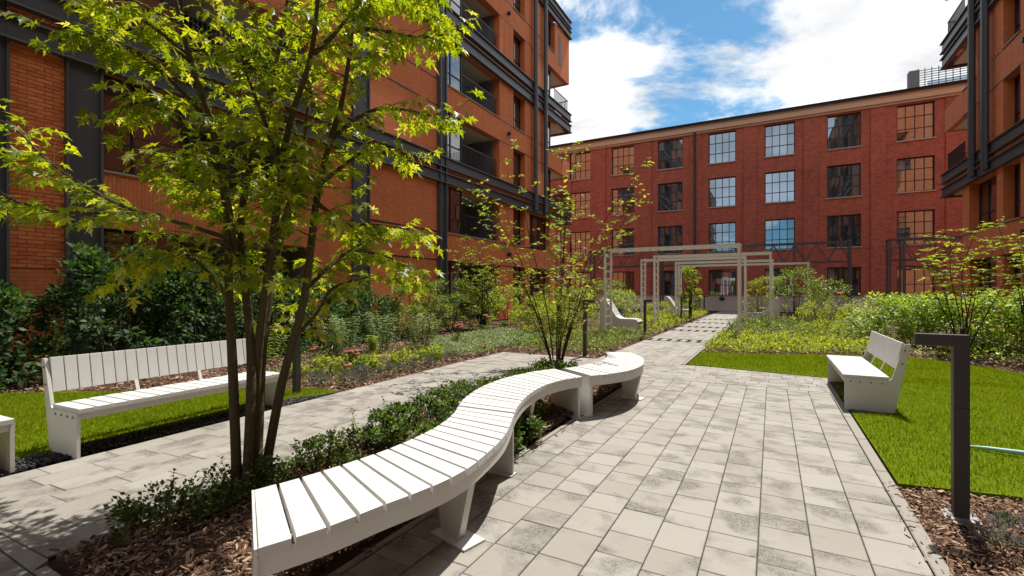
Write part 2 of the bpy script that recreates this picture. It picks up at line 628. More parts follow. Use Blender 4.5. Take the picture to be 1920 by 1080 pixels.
def smooth_path(pts, k=4):
    P = [Vector(p) for p in pts]
    out = []
    for i in range(len(P) - 1):
        p0, p1, p2, p3 = P[max(i - 1, 0)], P[i], P[i + 1], P[min(i + 2, len(P) - 1)]
        for j in range(k):
            t = j / k
            out.append(.5 * ((2 * p1) + (p2 - p0) * t + (2 * p0 - 5 * p1 + 4 * p2 - p3) * t * t + (3 * p1 - p0 - 3 * p2 + p3) * t ** 3))
    out.append(P[-1])
    return out


LEAF = np.array([(0, 0, 0), (0.27, 0.42, 0.10), (0, 1.0, -0.10), (-0.27, 0.42, 0.10), (0.0, 0.45, 0.0)], float)
LEAF_F = np.array([(0, 1, 4), (1, 2, 4), (4, 2, 3), (0, 4, 3)])
SIMPLE = np.array([(0, 0, 0), (0.26, 0.45, 0.08), (0, 1.0, -0.05), (-0.26, 0.45, 0.08)], float)
SIMPLE_F = np.array([(0, 1, 2), (0, 2, 3)])
BLADE = np.array([(-0.5, 0, 0), (0.5, 0, 0), (0.1, 1.0, 0.0)], float)
BLADE_F = np.array([(0, 1, 2)])
_h = [(0.0, 0.0), (0.20, 0.0), (0.44, -0.06), (0.25, 0.12), (0.10, 0.21), (0.36, 0.36), (0.40, 0.50), (0.64, 0.66), (0.34, 0.57), (0.26, 0.60), (0.075, 0.40), (0.13, 0.62), (0.24, 0.76), (0.10, 0.82), (0.0, 1.22)]
_o = _h + [(-x, y) for x, y in _h[-2:0:-1]]
MAPLE = np.array([(x, y, -0.28 * (x * x + 0.6 * y * y) + 0.10 * abs(x)) for x, y in _o] + [(0, 0.30, 0.0)], float)
MAPLE_F = np.array([(len(_o), i, (i + 1) % len(_o)) for i in range(len(_o))])
CHIP = np.array([(-0.5, -0.5, 0), (0.5, -0.4, 0.0), (0.35, 0.5, 0.05), (-0.4, 0.45, 0.0), (0, 0, 0.3)], float)
CHIP_F = np.array([(0, 1, 4), (1, 2, 4), (2, 3, 4), (3, 0, 4)])


def in_poly(x, y, poly):
    r = np.zeros(len(x), bool)
    n = len(poly)
    for i in range(n):
        x0, y0 = poly[i]
        x1, y1 = poly[(i + 1) % n]
        c = ((y0 > y) != (y1 > y))
        xi = (x1 - x0) * (y - y0) / (y1 - y0 + 1e-12) + x0
        r ^= c & (x < xi)
    return r


def scatter(poly, n):
    a = np.array(poly)
    lo, hi = a.min(0), a.max(0)
    px, py = [], []
    tot = 0
    while tot < n:
        x = rng.uniform(lo[0], hi[0], n * 2)
        y = rng.uniform(lo[1], hi[1], n * 2)
        m = in_poly(x, y, poly)
        px.append(x[m])
        py.append(y[m])
        tot += int(m.sum())
    return np.concatenate(px)[:n], np.concatenate(py)[:n]


def rnd_dir(n, up=0.0):
    d = rng.normal(size=(n, 3))
    d = unit(d)
    d[:, 2] += up
    return unit(d)


# ------------------------------------------------------------------ the setting
MB().box(-250, 250, -250, 250, -0.5, -0.08).build('ground', 'ground', kind='structure')

# planting soil under all beds
bed = MB()
bed.box(-12.4, 20, -8, 42.9, -0.075, -0.035)
bed.build('planting_soil', 'soil', kind='structure')


def sheet(name, poly, z0, z1, mat, parent=None, **kw):
    return MB().prism(poly, 'z', z0, z1).build(name, mat, parent, **kw)


ISL = [(-3.50, 1.06), (-2.06, 1.06), (-2.06, 5.2), (-2.06, 8.2), (-3.89, 8.2)]
LAWN_L = [(-9.9, -6), (-9.9, 2.4), (-9.2, 3.0), (-8.2, 3.5), (-7.0, 4.2), (-6.4, 4.75), (-5.9, 4.95), (-5.63, 4.9), (-5.86, 4.3), (-5.90, 1.0), (-5.82, -6)]
LAWN_R = [(0.86, 4.66), (1.6, 4.78), (3.2, 5.0), (9.0, 5.6), (9.0, 10.0), (5.2, 10.4), (4.3, 11.2), (3.6, 12.6), (2.6, 13.9), (1.2, 13.3), (0.0, 12.7), (-1.50, 12.35), (-1.50, 10.22), (0.86, 9.78)]
# bench bay cut out of the right lawn is dark gravel
sheet('lawn', LAWN_L, -0.03, 0.012, 'lawn', kind='structure')
sheet('lawn', LAWN_R, -0.03, 0.012, 'lawn', kind='structure')

# island mound
mx = MB()
nx, ny = 16, 70
vs_, fs_ = [], []
for j in range(ny + 1):
    for i in range(nx + 1):
        y = 1.06 + (8.2 - 1.06) * j / ny
        xl = -3.50 - (y - 1.06) * 0.0546
        x = xl + (-2.06 - xl) * i / nx
        e = min(i, nx - i, j, ny - j) / 4.0
        vs_.append((x, y, -0.03 + 0.07 * min(1, e) + 0.018 * math.sin(x * 9 + y * 5) * min(1, e) + random.uniform(-.008, .008)))
for j in range(ny):
    for i in range(nx):
        a = j * (nx + 1) + i
        fs_.append((a, a + 1, a + nx + 2, a + nx + 1))
mx.add(vs_, fs_)
mx.build('island_bed', 'soil', kind='structure', smooth=True)


def chips(poly, n, z0, zr, lmin, lmax, label, hole=None):
    x, y = scatter(poly, n)
    if hole is not None:
        m = ~in_poly(x, y, hole)
        x, y = x[m], y[m]
    n = len(x)
    P = np.stack([x, y, z0 + rng.uniform(0, zr, n)], 1)
    D = rng.normal(size=(n, 3))
    D[:, 2] *= 0.35
    U = np.stack([rng.normal(0, .45, n), rng.normal(0, .45, n), np.ones(n)], 1)
    ln = rng.uniform(lmin, lmax, n) * rng.choice([.6, 1, 1.5], n, p=[.4, .45, .15])
    S = np.stack([ln * rng.uniform(.14, .36, n), ln, ln * .3], 1)
    V, F = place(CHIP, CHIP_F, P, D, U, S)
    np_mesh('bark_chips', V, F, 'chips', label=label, category='bark mulch', kind='stuff')


chips([(-3.48, 1.08), (-2.08, 1.08), (-2.08, 8.1), (-3.86, 8.1)], 60000, 0.02, 0.055, 0.02, 0.055, 'brown bark chips covering the island bed under the curved white bench')
chips([(0.84, 0.5), (4.5, 0.5), (4.5, 5.0), (1.6, 4.74), (0.84, 4.62)], 60000, -0.03, 0.05, 0.02, 0.052, 'brown bark chips around the foot of the bollard lamp at lower right')
chips([(-11.9, -3), (-9.9, -3), (-9.9, 2.4), (-8.2, 3.5), (-6.4, 4.75), (-5.66, 4.95), (-5.95, 10.2), (-6, 14), (-11.9, 14)], 40000, -0.03, 0.05, 0.04, 0.085, 'brown bark chips among the flowers left of the path')
chips([(-1.5, 12.5), (1.2, 13.4), (2.6, 14.0), (3.7, 12.6), (5.2, 10.5), (8, 10.2), (9, 14), (4, 24), (-1.4, 24)], 14000, -0.03, 0.05, 0.05, 0.10, 'brown bark chips below the hedge behind the right white bench')
chips([(-6, 10.3), (-3.5, 10.3), (-3.5, 24), (-7, 24)], 7000, -0.03, 0.05, 0.05, 0.10, 'brown bark chips left of the path through the pergola')


chips([(-2.06, 1.2), (-1.93, 1.2), (-1.93, 5.0), (-2.06, 5.0)], 110, .008, .004, .02, .045, 'loose bark chips spilled onto the patio beside the curved bench')
chips([(.68, 2.6), (.85, 2.6), (.85, 4.7), (.76, 4.7)], 90, .008, .004, .02, .045, 'loose bark chips spilled onto the kerb beside the lower right mulch')


# slate gravel strips beneath the benches
def gravel(poly, n, label):
    x, y = scatter(poly, n)
    ico = np.array([(1, 0, 0), (-1, 0, 0), (0, 1, 0), (0, -1, 0), (0, 0, .7), (0, 0, -.7)], float)
    icf = np.array([(0, 2, 4), (2, 1, 4), (1, 3, 4), (3, 0, 4), (2, 0, 5), (1, 2, 5), (3, 1, 5), (0, 3, 5)])
    P = np.stack([x, y, rng.uniform(-.02, .012, n)], 1)
    s = rng.uniform(.008, .02, n)
    V, F = place(ico, icf, P, rnd_dir(n), rnd_dir(n), np.stack([s, s * rng.uniform(.7, 1.3, n), s * .8], 1))
    np_mesh('slate_gravel', V, F, 'slate', label=label, category='gravel', kind='stuff')


gravel([(-5.85, -1), (-5.45, -1), (-5.62, 4.85), (-5.93, 4.3)], 9000, 'dark slate gravel strip under the long left benches')
gravel([(0.86, 6.9), (1.30, 7.2), (1.30, 9.5), (0.86, 9.7)], 3000, 'dark slate gravel under the white bench on the right')


# ------------------------------------------------------------------ paving
_pm = {}


def paver_mesh(w, l):
    k = (round(w, 3), round(l, 3))
    if k not in _pm:
        m = MB().chamfer(-w / 2, w / 2, -l / 2, l / 2, -0.03, 0.0, 0.004).mesh('paver')
        m.materials.append(MT['paver'])
        _pm[k] = m
    return _pm[k]


def pavement(name, x0, x1, y0, y1, pitch, lens, loc=(0, 0, 0), rz=0.0, along='y', view=None, limit=300, gap=0.0055, label=None):
    """courses of pavers; those inside view() become parts, the rest one mass"""
    base = MB().box(x0, x1, y0, y1, -0.03, -0.012).build(name, 'joint', None, loc=loc, rot=(0, 0, rz), kind='structure')
    L = random.Random(hash(name) % 1000 + 3)
    L = random.Random(len(name) * 7 + int(abs(x0) * 10))
    items = []
    a0, a1 = (x0, x1) if along == 'y' else (y0, y1)
    b0, b1 = (y0, y1) if along == 'y' else (x0, x1)
    nc = max(1, round((a1 - a0) / pitch))
    pw = (a1 - a0) / nc
    for c in range(nc):
        t = b0 - L.uniform(0, lens[-1])
        while t < b1 - 0.02:
            l = L.choice(lens)
            s, e = max(t, b0), min(t + l, b1)
            t += l
            if e - s < 0.05:
                continue
            ca, cb = a0 + (c + .5) * pw, (s + e) / 2
            X, Y = (ca, cb) if along == 'y' else (cb, ca)
            items.append((X, Y, pw - gap, e - s - gap * .55))
    near, far = [], []
    cs, sn = math.cos(rz), math.sin(rz)
    for it in items:
        wx = loc[0] + it[0] * cs - it[1] * sn
        wy = loc[1] + it[0] * sn + it[1] * cs
        (near if (view is None or view(wx, wy)) else far).append((wx * wx + wy * wy, it))
    near.sort(key=lambda q: q[0])
    far += near[limit:]
    near = near[:limit]
    for _, (X, Y, w, l) in near:
        m = paver_mesh(w, l)
        tz = L.uniform(-.0015, .0015)
        r = (L.uniform(-.0025, .0025), L.uniform(-.0025, .0025), (0 if along == 'y' else math.pi / 2) + L.uniform(-.003, .003))
        link('paver', m, base, (X, Y, tz), r)
    if far:
        mb = MB()
        for _, (X, Y, w, l) in far:
            dx, dy = (w / 2, l / 2) if along == 'y' else (l / 2, w / 2)
            z = L.uniform(-.0015, .0015)
            mb.chamfer(X - dx, X + dx, Y - dy, Y + dy, -.03, z, .004)
        mb.build('paver_mass', 'paver_i', base, kind='stuff')
    return base


def seen(x, y):
    s, c = math.sin(R(28.687)), math.cos(R(28.687))
    d = -s * x + c * y
    l = c * x + s * y
    return d > 2.15 and abs(l) < d * 1.12 + 0.4


patio = pavement('patio', -2.0, 0.755, 1.02, 8.38, 0.2755, (0.20, 0.27, 0.27, 0.34, 0.34), view=seen)
path_l = pavement('garden_path', 0.0, 1.83, 1.0, 8.35, 0.262, (0.40, 0.48, 0.56, 0.56), loc=(-5.37, 0.0, 0), rz=R(2.9), view=seen)
path_f = pavement('front_path', -9.0, 0.755, -3.0, 0.99, 0.30, (0.40, 0.48, 0.56), along='x', view=seen)
path_x = pavement('cross_path', -5.80, 0.78, 8.40, 10.16, 0.22, (0.20, 0.27, 0.34, 0.42), along='x', view=seen)
path_p = pavement('pergola_path', -3.42, -1.62, 10.18, 39.4, 0.30, (0.27, 0.34, 0.42), view=lambda x, y: y < 22)
# wedge and edging where the two paths and the island meet
MB().prism([(-5.44, .994), (-3.47, .994), (-3.548, 1.084), (-5.42, .997)], 'z', -.03, .0).build('edge_paver', 'paver', path_f)
MB().chamfer(-3.465, -2.062, .996, 1.056, -.06, .006, .006).build('kerb_stone', 'kerb', path_f)
# kerbs
for i in range(9):
    MB().chamfer(0.76, 0.845, 1.02 + i * 0.98, 1.02 + i * 0.98 + 0.972, -.06, 0.004, .006).build('kerb_stone', 'kerb', patio)
for i in range(7):
    MB().chamfer(-2.055, -2.005, 1.06 + i * 1.0, 1.06 + i * 1.0 + 0.992, -.06, 0.006, .006).build('kerb_stone', 'kerb', patio)
for i in range(8):
    MB().chamfer(1.835, 1.885, 1.1 + i * .9, 1.1 + i * .9 + .893, -.06, 0.006, .006).build('kerb_stone', 'kerb', path_l)
for i in range(12):
    MB().chamfer(-1.61, -1.555, 10.2 + i * 1.0, 10.2 + i * 1.0 + .992, -.06, 0.005, .006).build('kerb_stone', 'kerb', path_p)


# ------------------------------------------------------------------ windows
_unit_pane = {}


def pane_mesh(mat):
    if mat not in _unit_pane:
        m = MB().box(-.5, .5, -.006, .006, -.5, .5).mesh('pane')
        m.materials.append(MT[mat])
        _unit_pane[mat] = m
    return _unit_pane[mat]


def window(parent, u0, u1, z0, z1, d, cols, rows, fr=0.05, mu=0.035, mat='glass', frame='darkframe', panes=True, tilt=0.25, name='window'):
    """frame part with panes as sub-parts; u along the wall, d depth into it; cols/rows are lists of fractions"""
    if u0 > u1:
        u0, u1 = u1, u0
        cols = [1 - c for c in cols][::-1]
    mb = MB()
    y0, y1 = d, d + 0.07
    mb.box(u0, u0 + fr, y0, y1, z0, z1).box(u1 - fr, u1, y0, y1, z0, z1)
    mb.box(u0 + fr, u1 - fr, y0, y1, z0, z0 + fr).box(u0 + fr, u1 - fr, y0, y1, z1 - fr, z1)
    cx = [u0] + [u0 + (u1 - u0) * c for c in cols] + [u1]
    rz = [z0] + [z0 + (z1 - z0) * c for c in rows] + [z1]
    for c in cx[1:-1]:
        mb.box(c - mu / 2, c + mu / 2, y0 + .004, y1 - .004, z0 + fr, z1 - fr)
    for r in rz[1:-1]:
        mb.box(u0 + fr, u1 - fr, y0 + .008, y1 - .008, r - mu / 2, r + mu / 2)
    w = mb.build(name, frame, parent)
    pm = pane_mesh(mat)
    side_ = [random.choice(['glass_b', 'glass_b', 'glass_c', 'glass_d']) for _ in range(len(cx))]
    if not panes:
        p = link('pane', pm, w, ((u0 + u1) / 2, d + .045, (z0 + z1) / 2))
        p.scale = (u1 - u0 - .02, 1, z1 - z0 - .02)
        return w
    for i in range(len(cx) - 1):
        for j in range(len(rz) - 1):
            if mat == 'glass_b':
                pm = pane_mesh(side_[i] if (i in (0, len(cx) - 2) and random.random() < .8) else 'glass_b')
            p = link('pane', pm, w, ((cx[i] + cx[i + 1]) / 2, d + .045, (rz[j] + rz[j + 1]) / 2),
                     (R(random.gauss(0, tilt)), 0, R(random.gauss(0, tilt))))
            p.scale = (cx[i + 1] - cx[i] - .006, 1, rz[j + 1] - rz[j] - .006)
    return w


# ------------------------------------------------------------------ apartment buildings
FL = [(0.1, 2.85), (4.05, 6.17), (7.31, 9.42), (10.55, 12.6), (13.9, 16.0), (17.1, 19.2), (20.4, 22.5)]
BEAMS = [(6.17, 6.62), (6.84, 7.31), (12.6, 13.12), (13.38, 13.9), (19.2, 19.7), (19.92, 20.4)]
PARA = [(2.85, 4.05), (9.42, 10.55), (16.0, 17.1), (22.5, 23.7)]
TOP = 24.2


def apartment(name, label, X, sg, rz, detail_from):
    root = thing(name, label, 'building', (X, 0, 0), rz)
    wall, sold, joint = MB(), ('brick_parapet', 'soldier'), ('shadow_joint', 'darkframe')
    U = lambda y: sg * y

    def bx(mb, y0, y1, d0, d1, z0, z1):
        if isinstance(mb, tuple):
            MB().box(U(y0), U(y1), d0, d1, z0, z1).build(mb[0], mb[1], root)
            return
        mb.box(U(y0), U(y1), d0, d1, z0, z1)

    def strip(y0, y1, openings, brick=True):
        z = 0.0
        for a, b in openings:
            if a > z:
                para = any(abs(z - p[0]) < .2 for p in PARA) and abs(a - z) < 1.6
                bx(sold if para else wall, y0, y1, 0, .4, z, a)
            z = b
        bx(wall, y0, y1, 0, .4, z, TOP)
    glz, bal, wins = [], [], []
    P = 12.14
    strips_cols = []
    for k in range(-4, 1):
        o = 4.66 + k * P
        strip(o, o + 1.7, FL)
        glz.append((o, o + 1.7))
        strip(o + 1.7, o + 5.3, FL)
        bal.append((o + 1.7, o + 5.3))
        strip(o + 5.3, o + 6.84, [])
        strips_cols.append((o + 6.84, o + 7.6))
        strip(o + 7.6, o + 11.54, [])
        for z0, z1 in PARA:
            bx(joint, o + 7.6, o + 11.54, -.012, .02, z0 - .03, z0 + .02)
            bx(joint, o + 7.6, o + 11.54, -.012, .02, z1 - .03, z1 + .02)
        strips_cols.append((o + 11.54, o + 12.14))
    strips_cols.append((2.9, 3.25))
    strip(16.8, 18.2, FL)
    glz.append((16.8, 18.2))
    strip(18.2, 21.5, FL)
    bal.append((18.2, 21.5))
    strip(21.5, 23.0, [])
    strip(23.0, 24.4, FL)
    strip(24.4, 25.0, [])
    strip(25.0, 27.1, FL[:2])
    strip(27.1, 27.9, FL)
    strip(27.9, 28.7, FL[2:])
    for z0, z1 in PARA:
        bx(joint, 21.5, 28.7, -.010, .02, z0 - .025, z0 + .015)
        bx(joint, 21.5, 28.7, -.010, .02, z1 - .025, z1 + .015)
    # body of the building behind the wall
    bx(wall, -44, 28.7, 2.2, 13, 0, TOP - .3)
    bx(wall, 28.45, 28.702, .402, 2.2, 0, TOP - .3)
    bx(wall, 30.9, 31.2, .30, 3.4, 16.0, 19.15)
    bx(wall, 28.702, 31.2, 0.0, .3, 16.0, 19.15)
    bx(wall, 28.702, 30.9, 3.1, 3.4, 16.0, 19.15)
    bx(sold, 28.702, 31.25, 0.0, .25, 9.42, 10.55)
    bx(sold, 31.0, 31.25, .25, 3.4, 9.42, 10.55)
    wall.build('brick_wall', 'brick', root)
    # slabs, soffits
    so = MB()
    for a, b in FL:
        bx(so, -44, 28.4, .41, 2.19, b + .01, b + .14)
        bx(so, -44, 28.4, .41, 2.19, a - .14, a - .01)
    for z in (6.22, 9.45, 12.65, 16.03, 19.22, 22.55):
        bx(so, 28.71, 30.98, .26, 3.08, z, z + .16)
    so.build('soffit', 'cream', root)
    rf = MB()
    bx(rf, -44.2, 28.9, -.12, 13, TOP, TOP + .15)
    rf.build('roof', 'steel', root)
    # steel columns
    for a, b in strips_cols:
        mb = MB()
        bx(mb, a, b, -.05, .41, 0, TOP)
        bx(mb, a, a + .04, -.11, -.05, 0, TOP)
        bx(mb, b - .04, b, -.11, -.05, 0, TOP)
        mb.build('steel_column', 'steel', root)
    for y in (25.4, 26.8):
        mb = MB()
        mb.tube([(U(y), -.22, 6.3), (U(y), -.22, TOP)], .13, 10)
        mb.tube([(U(y + .3), -.16, 6.3), (U(y + .3), -.16, TOP)], .035, 6)
        mb.build('steel_column', 'steel', root)
    mb = MB()
    bx(mb, 16.25, 16.30, -.16, -.11, 0, TOP)
    bx(mb, 16.66, 16.71, -.16, -.11, 0, TOP)
    mb.build('downpipe', 'steel', root)
    # double steel beams, I-section, carried round the end
    for z0, z1 in BEAMS:
        mb = MB()
        bx(mb, -44, 31.3, -.10, .0, z0 + .04, z1 - .04)
        bx(mb, -44, 31.34, -.19, .0, z0, z0 + .04)
        bx(mb, -44, 31.34, -.19, .0, z1 - .04, z1)
        bx(mb, 31.18, 31.3, .0, 3.4, z0 + .04, z1 - .04)
        bx(mb, 31.14, 31.36, .0, 3.4, z0, z0 + .04)
        bx(mb, 31.14, 31.36, .0, 3.4, z1 - .04, z1)
        mb.build('steel_beam', 'steel', root)
    mb = ('brick_infill', 'brick')
    for i in range(0, 6, 2):
        bx(mb, 28.72, 31.2, .02, .2, BEAMS[i][1], BEAMS[i + 1][0])
        bx(mb, 31.0, 31.17, .2, 3.4, BEAMS[i][1], BEAMS[i + 1][0])
    # sills
    mb = ('sill', 'stone')
    for a, b in FL[1:]:
        for s, e in glz + bal + [(23.0, 24.4), (27.1, 28.7)]:
            if any(abs(a - q[1]) < .02 for q in PARA):
                bx(mb, s + .003, e - .003, -.05, .3, a - .004, a + .035)
    # glazing
    for s, e in glz:
        det = s >= detail_from
        for a, b in FL:
            window(root, U(s + .02), U(e - .02), a + .04, b - .02, .10, [0.36] if det else [], [0.32] if det else [], .05, .045, panes=det)
    for s, e in ((23.0, 24.4), (27.1, 28.7)):
        for i, (a, b) in enumerate(FL):
            if s > 26 and i < 2:
                continue
            window(root, U(s + .02), U(e - .02), a + .04, b - .02, .30, [.45], [.34], .05, .045)
    for a, b in FL[:2]:
        window(root, U(25.02), U(27.88), a + .04, b - .02, .32, [.33, .66], [.34], .06, .05)
    # balconies
    for s, e in bal:
        det = s >= detail_from
        for i, (a, b) in enumerate(FL):
            mb = MB()
            bx(mb, s, e, 2.05, 2.19, a, b)
            bx(mb, e - .12, e, .41, 2.05, a, b)
            bx(mb, s, s + .08, .41, 2.05, a, b)
            bc = mb.build('balcony_recess', 'grey', root)
            if det:
                dm = MB()
                bx(dm, s + .5, s + 1.6, 1.98, 2.04, a + .02, b - .15)
                dm.build('balcony_door', 'darkframe', bc)
                rl = MB()
                t = min(1.0, b - a - .3)
                bx(rl, s + .06, e - .14, .12, .16, a + t, a + t + .05)
                bx(rl, s + .06, e - .14, .12, .16, a + .10, a + .14)
                n = int((e - s - .2) / .11)
                for q in range(n + 1):
                    y = s + .08 + (e - s - .24) * q / n
                    bx(rl, y - .011, y + .011, .13, .15, a + .14, a + t)
                rl.build('railing', 'darkframe', bc)
    # end balcony railings and wall lamp studs
    for z in (13.9, 7.31):
        rl = MB()
        bx(rl, 28.75, 31.2, .08, .12, z + .95, z + 1.0)
        bx(rl, 31.16, 31.2, .12, 3.3, z + .95, z + 1.0)
        for q in range(23):
            y = 28.8 + q * .107
            bx(rl, y - .01, y + .01, .09, .11, z, z + .95)
        for q in range(28):
            y = .2 + q * .11
            bx(rl, 31.17, 31.19, y - .01, y + .01, z, z + .95)
        rl.build('railing', 'darkframe', root)
    for z in (3.5, 10.0, 16.5):
        MB().tube([(U(22.4), 0, z), (U(22.4), -.18, z)], .10, 10).build('wall_light', 'darkframe', root)
    return root


bl = apartment('apartment_building', 'tall orange brick apartment block with charcoal steel beams behind the maple tree', -12.5, 1, R(90), 4.0)
br_ = apartment('apartment_building', 'orange brick apartment block with cantilevered corner balconies at the right edge', 7.6, -1, R(-90), 14.0)
# flat dark panel painted as the recessed dark slit of the cantilevered brick box
for b_, sg in ((bl, 1), (br_, -1)):
    MB().box(sg * 29.3, sg * 29.75, -.012, .02, 16.6, 18.6).build('dark_slit_panel', 'darkframe', b_)
# individually laid bricks of the near wall panel
bm_ = MB().chamfer(-.119, .119, -.033, .033, 0, .016, .004).mesh('brick')


def single_brick():
    n = NT('orange_brick_piece')
    r = n.objrand()
    c = n.ramp(r, [(0.0, (0.64, 0.165, 0.05)), (0.5, (0.78, 0.23, 0.07)), (1.0, (0.85, 0.30, 0.11))])
    f = n.noise(n.pos(), 40, 4, .7)
    n.base(n.mixc(n.math('MULTIPLY', f, .35), c, (0.25, .06, .025)))
    n.rough(.85)
    n.bump(f, .3, .004)
    return n.m


bm_.materials.append(single_brick())
row = 0
z = 1.95
while z < 6.12:
    y = 3.26 + (.125 if row % 2 else 0)
    cells = ([(3.256, 3.375)] if row % 2 else [])
    while y < 4.05:
        cells.append((y, min(y + .242, 4.055)))
        y += .25
    for a, b in cells:
        if b - a < .06:
            continue
        o = link('brick', bm_, bl, ((a + b) / 2, -.001, z + .034), (R(90), 0, 0))
        o.scale = ((b - a) / .242, 1, 1 + random.uniform(-.15, .15))
    z += .077
    row += 1


# ------------------------------------------------------------------ old brick building at the end
def old_building():
    root = thing('brick_building', 'long dark red brick building with gridded windows and beige cornice across the courtyard end', 'building', (0, 43, 0))
    pitch = 4.171
    cx = [0.55 + pitch * k for k in range(-6, 5)]
    rows = [(0.7, 3.3), (4.8, 7.2), (8.53, 10.97), (12.2, 14.74)]
    hw = 1.045
    wl, pil = MB(), MB()
    x = -28.0
    for c in cx:
        wl.box(x, c - hw, 0, .5, 0, 15.2)
        z = 0
        for a, b in rows:
            wl.box(c - hw, c + hw, 0, .5, z, a)
            z = b
        wl.box(c - hw, c + hw, 0, .5, z, 15.2)
        x = c + hw
    wl.box(x, 24, 0, .5, 0, 15.2)
    wl.box(-28, 24, 1.4, 14, 0, 15.2)
    wl.build('brick_wall', 'oldbrick', root)
    for c in cx[:-1]:
        m = c + pitch / 2
        MB().box(m - .47, m + .47, -.07, 0, 0, 14.84).build('pilaster', 'oldbrick', root)
    for c in cx:
        for r, (a, b) in enumerate(rows):
            window(root, c - hw + .005, c + hw - .005, a + .01, b - .01, .20, [.25, .5, .75], [.33, .67] if r else [.5], .065, .052, 'glass_b', tilt=.10)
            MB().box(c - hw - .06, c + hw + .06, -.10, .16, a - .07, a + .008).build('sill', 'stone', root)
    co = MB()
    co.box(-28, 24, -.16, 0, 14.85, 15.0)
    co.box(-28, 24, -.30, 0, 15.002, 15.42)
    co.box(-28, 24, -.36, 0, 15.422, 15.50)
    co.build('cornice', 'cornice', root)
    g = MB()
    g.box(-28.1, 24.1, -.50, -.0, 15.505, 15.62)
    g.prism([(-.6, 15.622), (-.6, 15.68), (7, 17.0), (14, 15.68), (14, 15.622)], 'x', -28.1, 24.1)
    g.build('roof', 'darkframe', root)
    MB().tube([(-5.75, -.16, 0), (-5.75, -.16, 15.2)], .10, 8).build('downpipe', 'darkframe', root)
    return root


old_building()
# unseen block added behind the camera to give the ground floor windows a reflection
cb_ = thing('brick_building', 'unseen low brick block added behind the camera for the ground floor windows to mirror', 'building', (0, -46, 0))
MB().box(-40, 40, -10, 0, 0, 11).build('brick_wall', 'oldbrick', cb_)
for i in range(16):
    for z in (1.0, 4.6, 8.0):
        MB().box(-38 + i * 4.8, -35.4 + i * 4.8, .002, .03, z, z + 2.2).build('window', 'glass', cb_)
# roof terrace of a block beyond the old building
rt = thing('roof_terrace', 'slatted charcoal railing and sloping glass roof above the old brick building', 'railing', (0, 52, 0))
mb = MB()
for i in range(22):
    x = 10.9 + i * .45
    mb.box(x, x + .05, 0, .05, 17.0, 20.4)
for i in range(16):
    z = 17.2 + i * .2
    mb.box(10.9, 20.6, .052, .08, z, z + .05)
mb.build('railing', 'darkframe', rt)
MB().box(10.3, 11.0, -.1, .6, 15, 20.3).build('post', 'grey', rt)
MB().prism([(.5, 17.0), (.9, 17.0), (4.5, 20.6), (4.2, 20.7)], 'x', 12.5, 22).build('glass_roof', 'glass_b', rt)
MB().box(10.3, 22, 1.0, 12, 10, 17.0).build('wall', 'grey', rt)

# low white wall
ww = thing('garden_wall', 'low white plastered wall closing the pergola path', 'wall', (0, 39.7, 0))
MB().box(-14, 6.5, 0, .25, 0, 1.10).build('wall', 'whitewall', ww)
MB().box(-14.05, 6.55, -.04, .29, 1.102, 1.17).build('coping', 'stone', ww)
wlp = thing('wall_lamp', 'small black lamp hanging against the low white wall', 'lamp', (-3.35, 39.62, 0))
MB().tube([(0, 0, 1.35), (0, 0, 1.05)], .02, 6).build('stem', 'darkframe', wlp)
MB().tube([(0, 0, 1.06), (0, 0, .98), (0, 0, .86), (0, 0, .80)], [.08, .20, .20, .06], 10).build('lamp_shade', 'darkframe', wlp)


# steel lattice gantries
def gantry(label, x0, x1, posts):
    t = thing('steel_gantry', label, 'gantry', (0, 36, 0), 0, 'lattice gantries before the old brick building')
    for y in (0, .9):
        for z in (3.38, 4.62):
            MB().bar((x0, y, z), (x1, y, z), .07, .09).build('chord', 'steel', t)
        n = int(round((x1 - x0) / 1.25))
        for i in range(n):
            a, b = x0 + (x1 - x0) * i / n, x0 + (x1 - x0) * (i + 1) / n
            m = (a + b) / 2
            MB().bar((a, y, 3.4), (m, y, 4.6), .05).bar((m, y, 4.6), (b, y, 3.4), .05).build('lattice_brace', 'steel', t)
        for p in posts:
            MB().bar((p, y, 0), (p, y, 4.66), .11).build('post', 'steel', t)
    for p in posts:
        MB().bar((p, .0, 4.63), (p, .9, 4.63), .09).bar((p, .0, 3.4), (p, .9, 4.6), .04).build('cross_bar', 'steel', t)


gantry('long charcoal steel lattice gantry behind the pergola', -12.7, 4.36, (-12.6, -7.2, 1.3, 4.3))
gantry('charcoal steel lattice gantry behind the hedge at right', 6.2, 14.0, (6.25, 6.9, 13.9))


# ------------------------------------------------------------------ pergolas
def pergola(label, y, x0, x1, dep=.7, h=3.0):
    t = thing('pergola', label, 'pergola', (0, y, 0), 0, 'white pergola frames over the path')
    w = .075
    for d in (0, dep):
        for x in (x0, x1):
            MB().box(x - w / 2, x + w / 2, d - w / 2, d + w / 2, 0, h).build('post', 'pergola', t)
        MB().box(x0 + w / 2, x1 - w / 2, d - w / 2, d + w / 2, h - w - .004, h - .004).build('beam', 'pergola', t)
    n = int((x1 - x0) / .27)
    for i in range(n + 1):
        x = x0 + (x1 - x0) * i / n
        MB().box(x - .06, x + .06, w / 2, dep - w / 2, h - .045, h - .012).build('rung', 'pergola', t)
    for x in (x0, x1):
        for i in range(10):
            z = .3 + i * .27
            MB().box(x - .02, x + .02, w / 2, dep - w / 2, z, z + .045).build('rung', 'pergola', t)
    return t


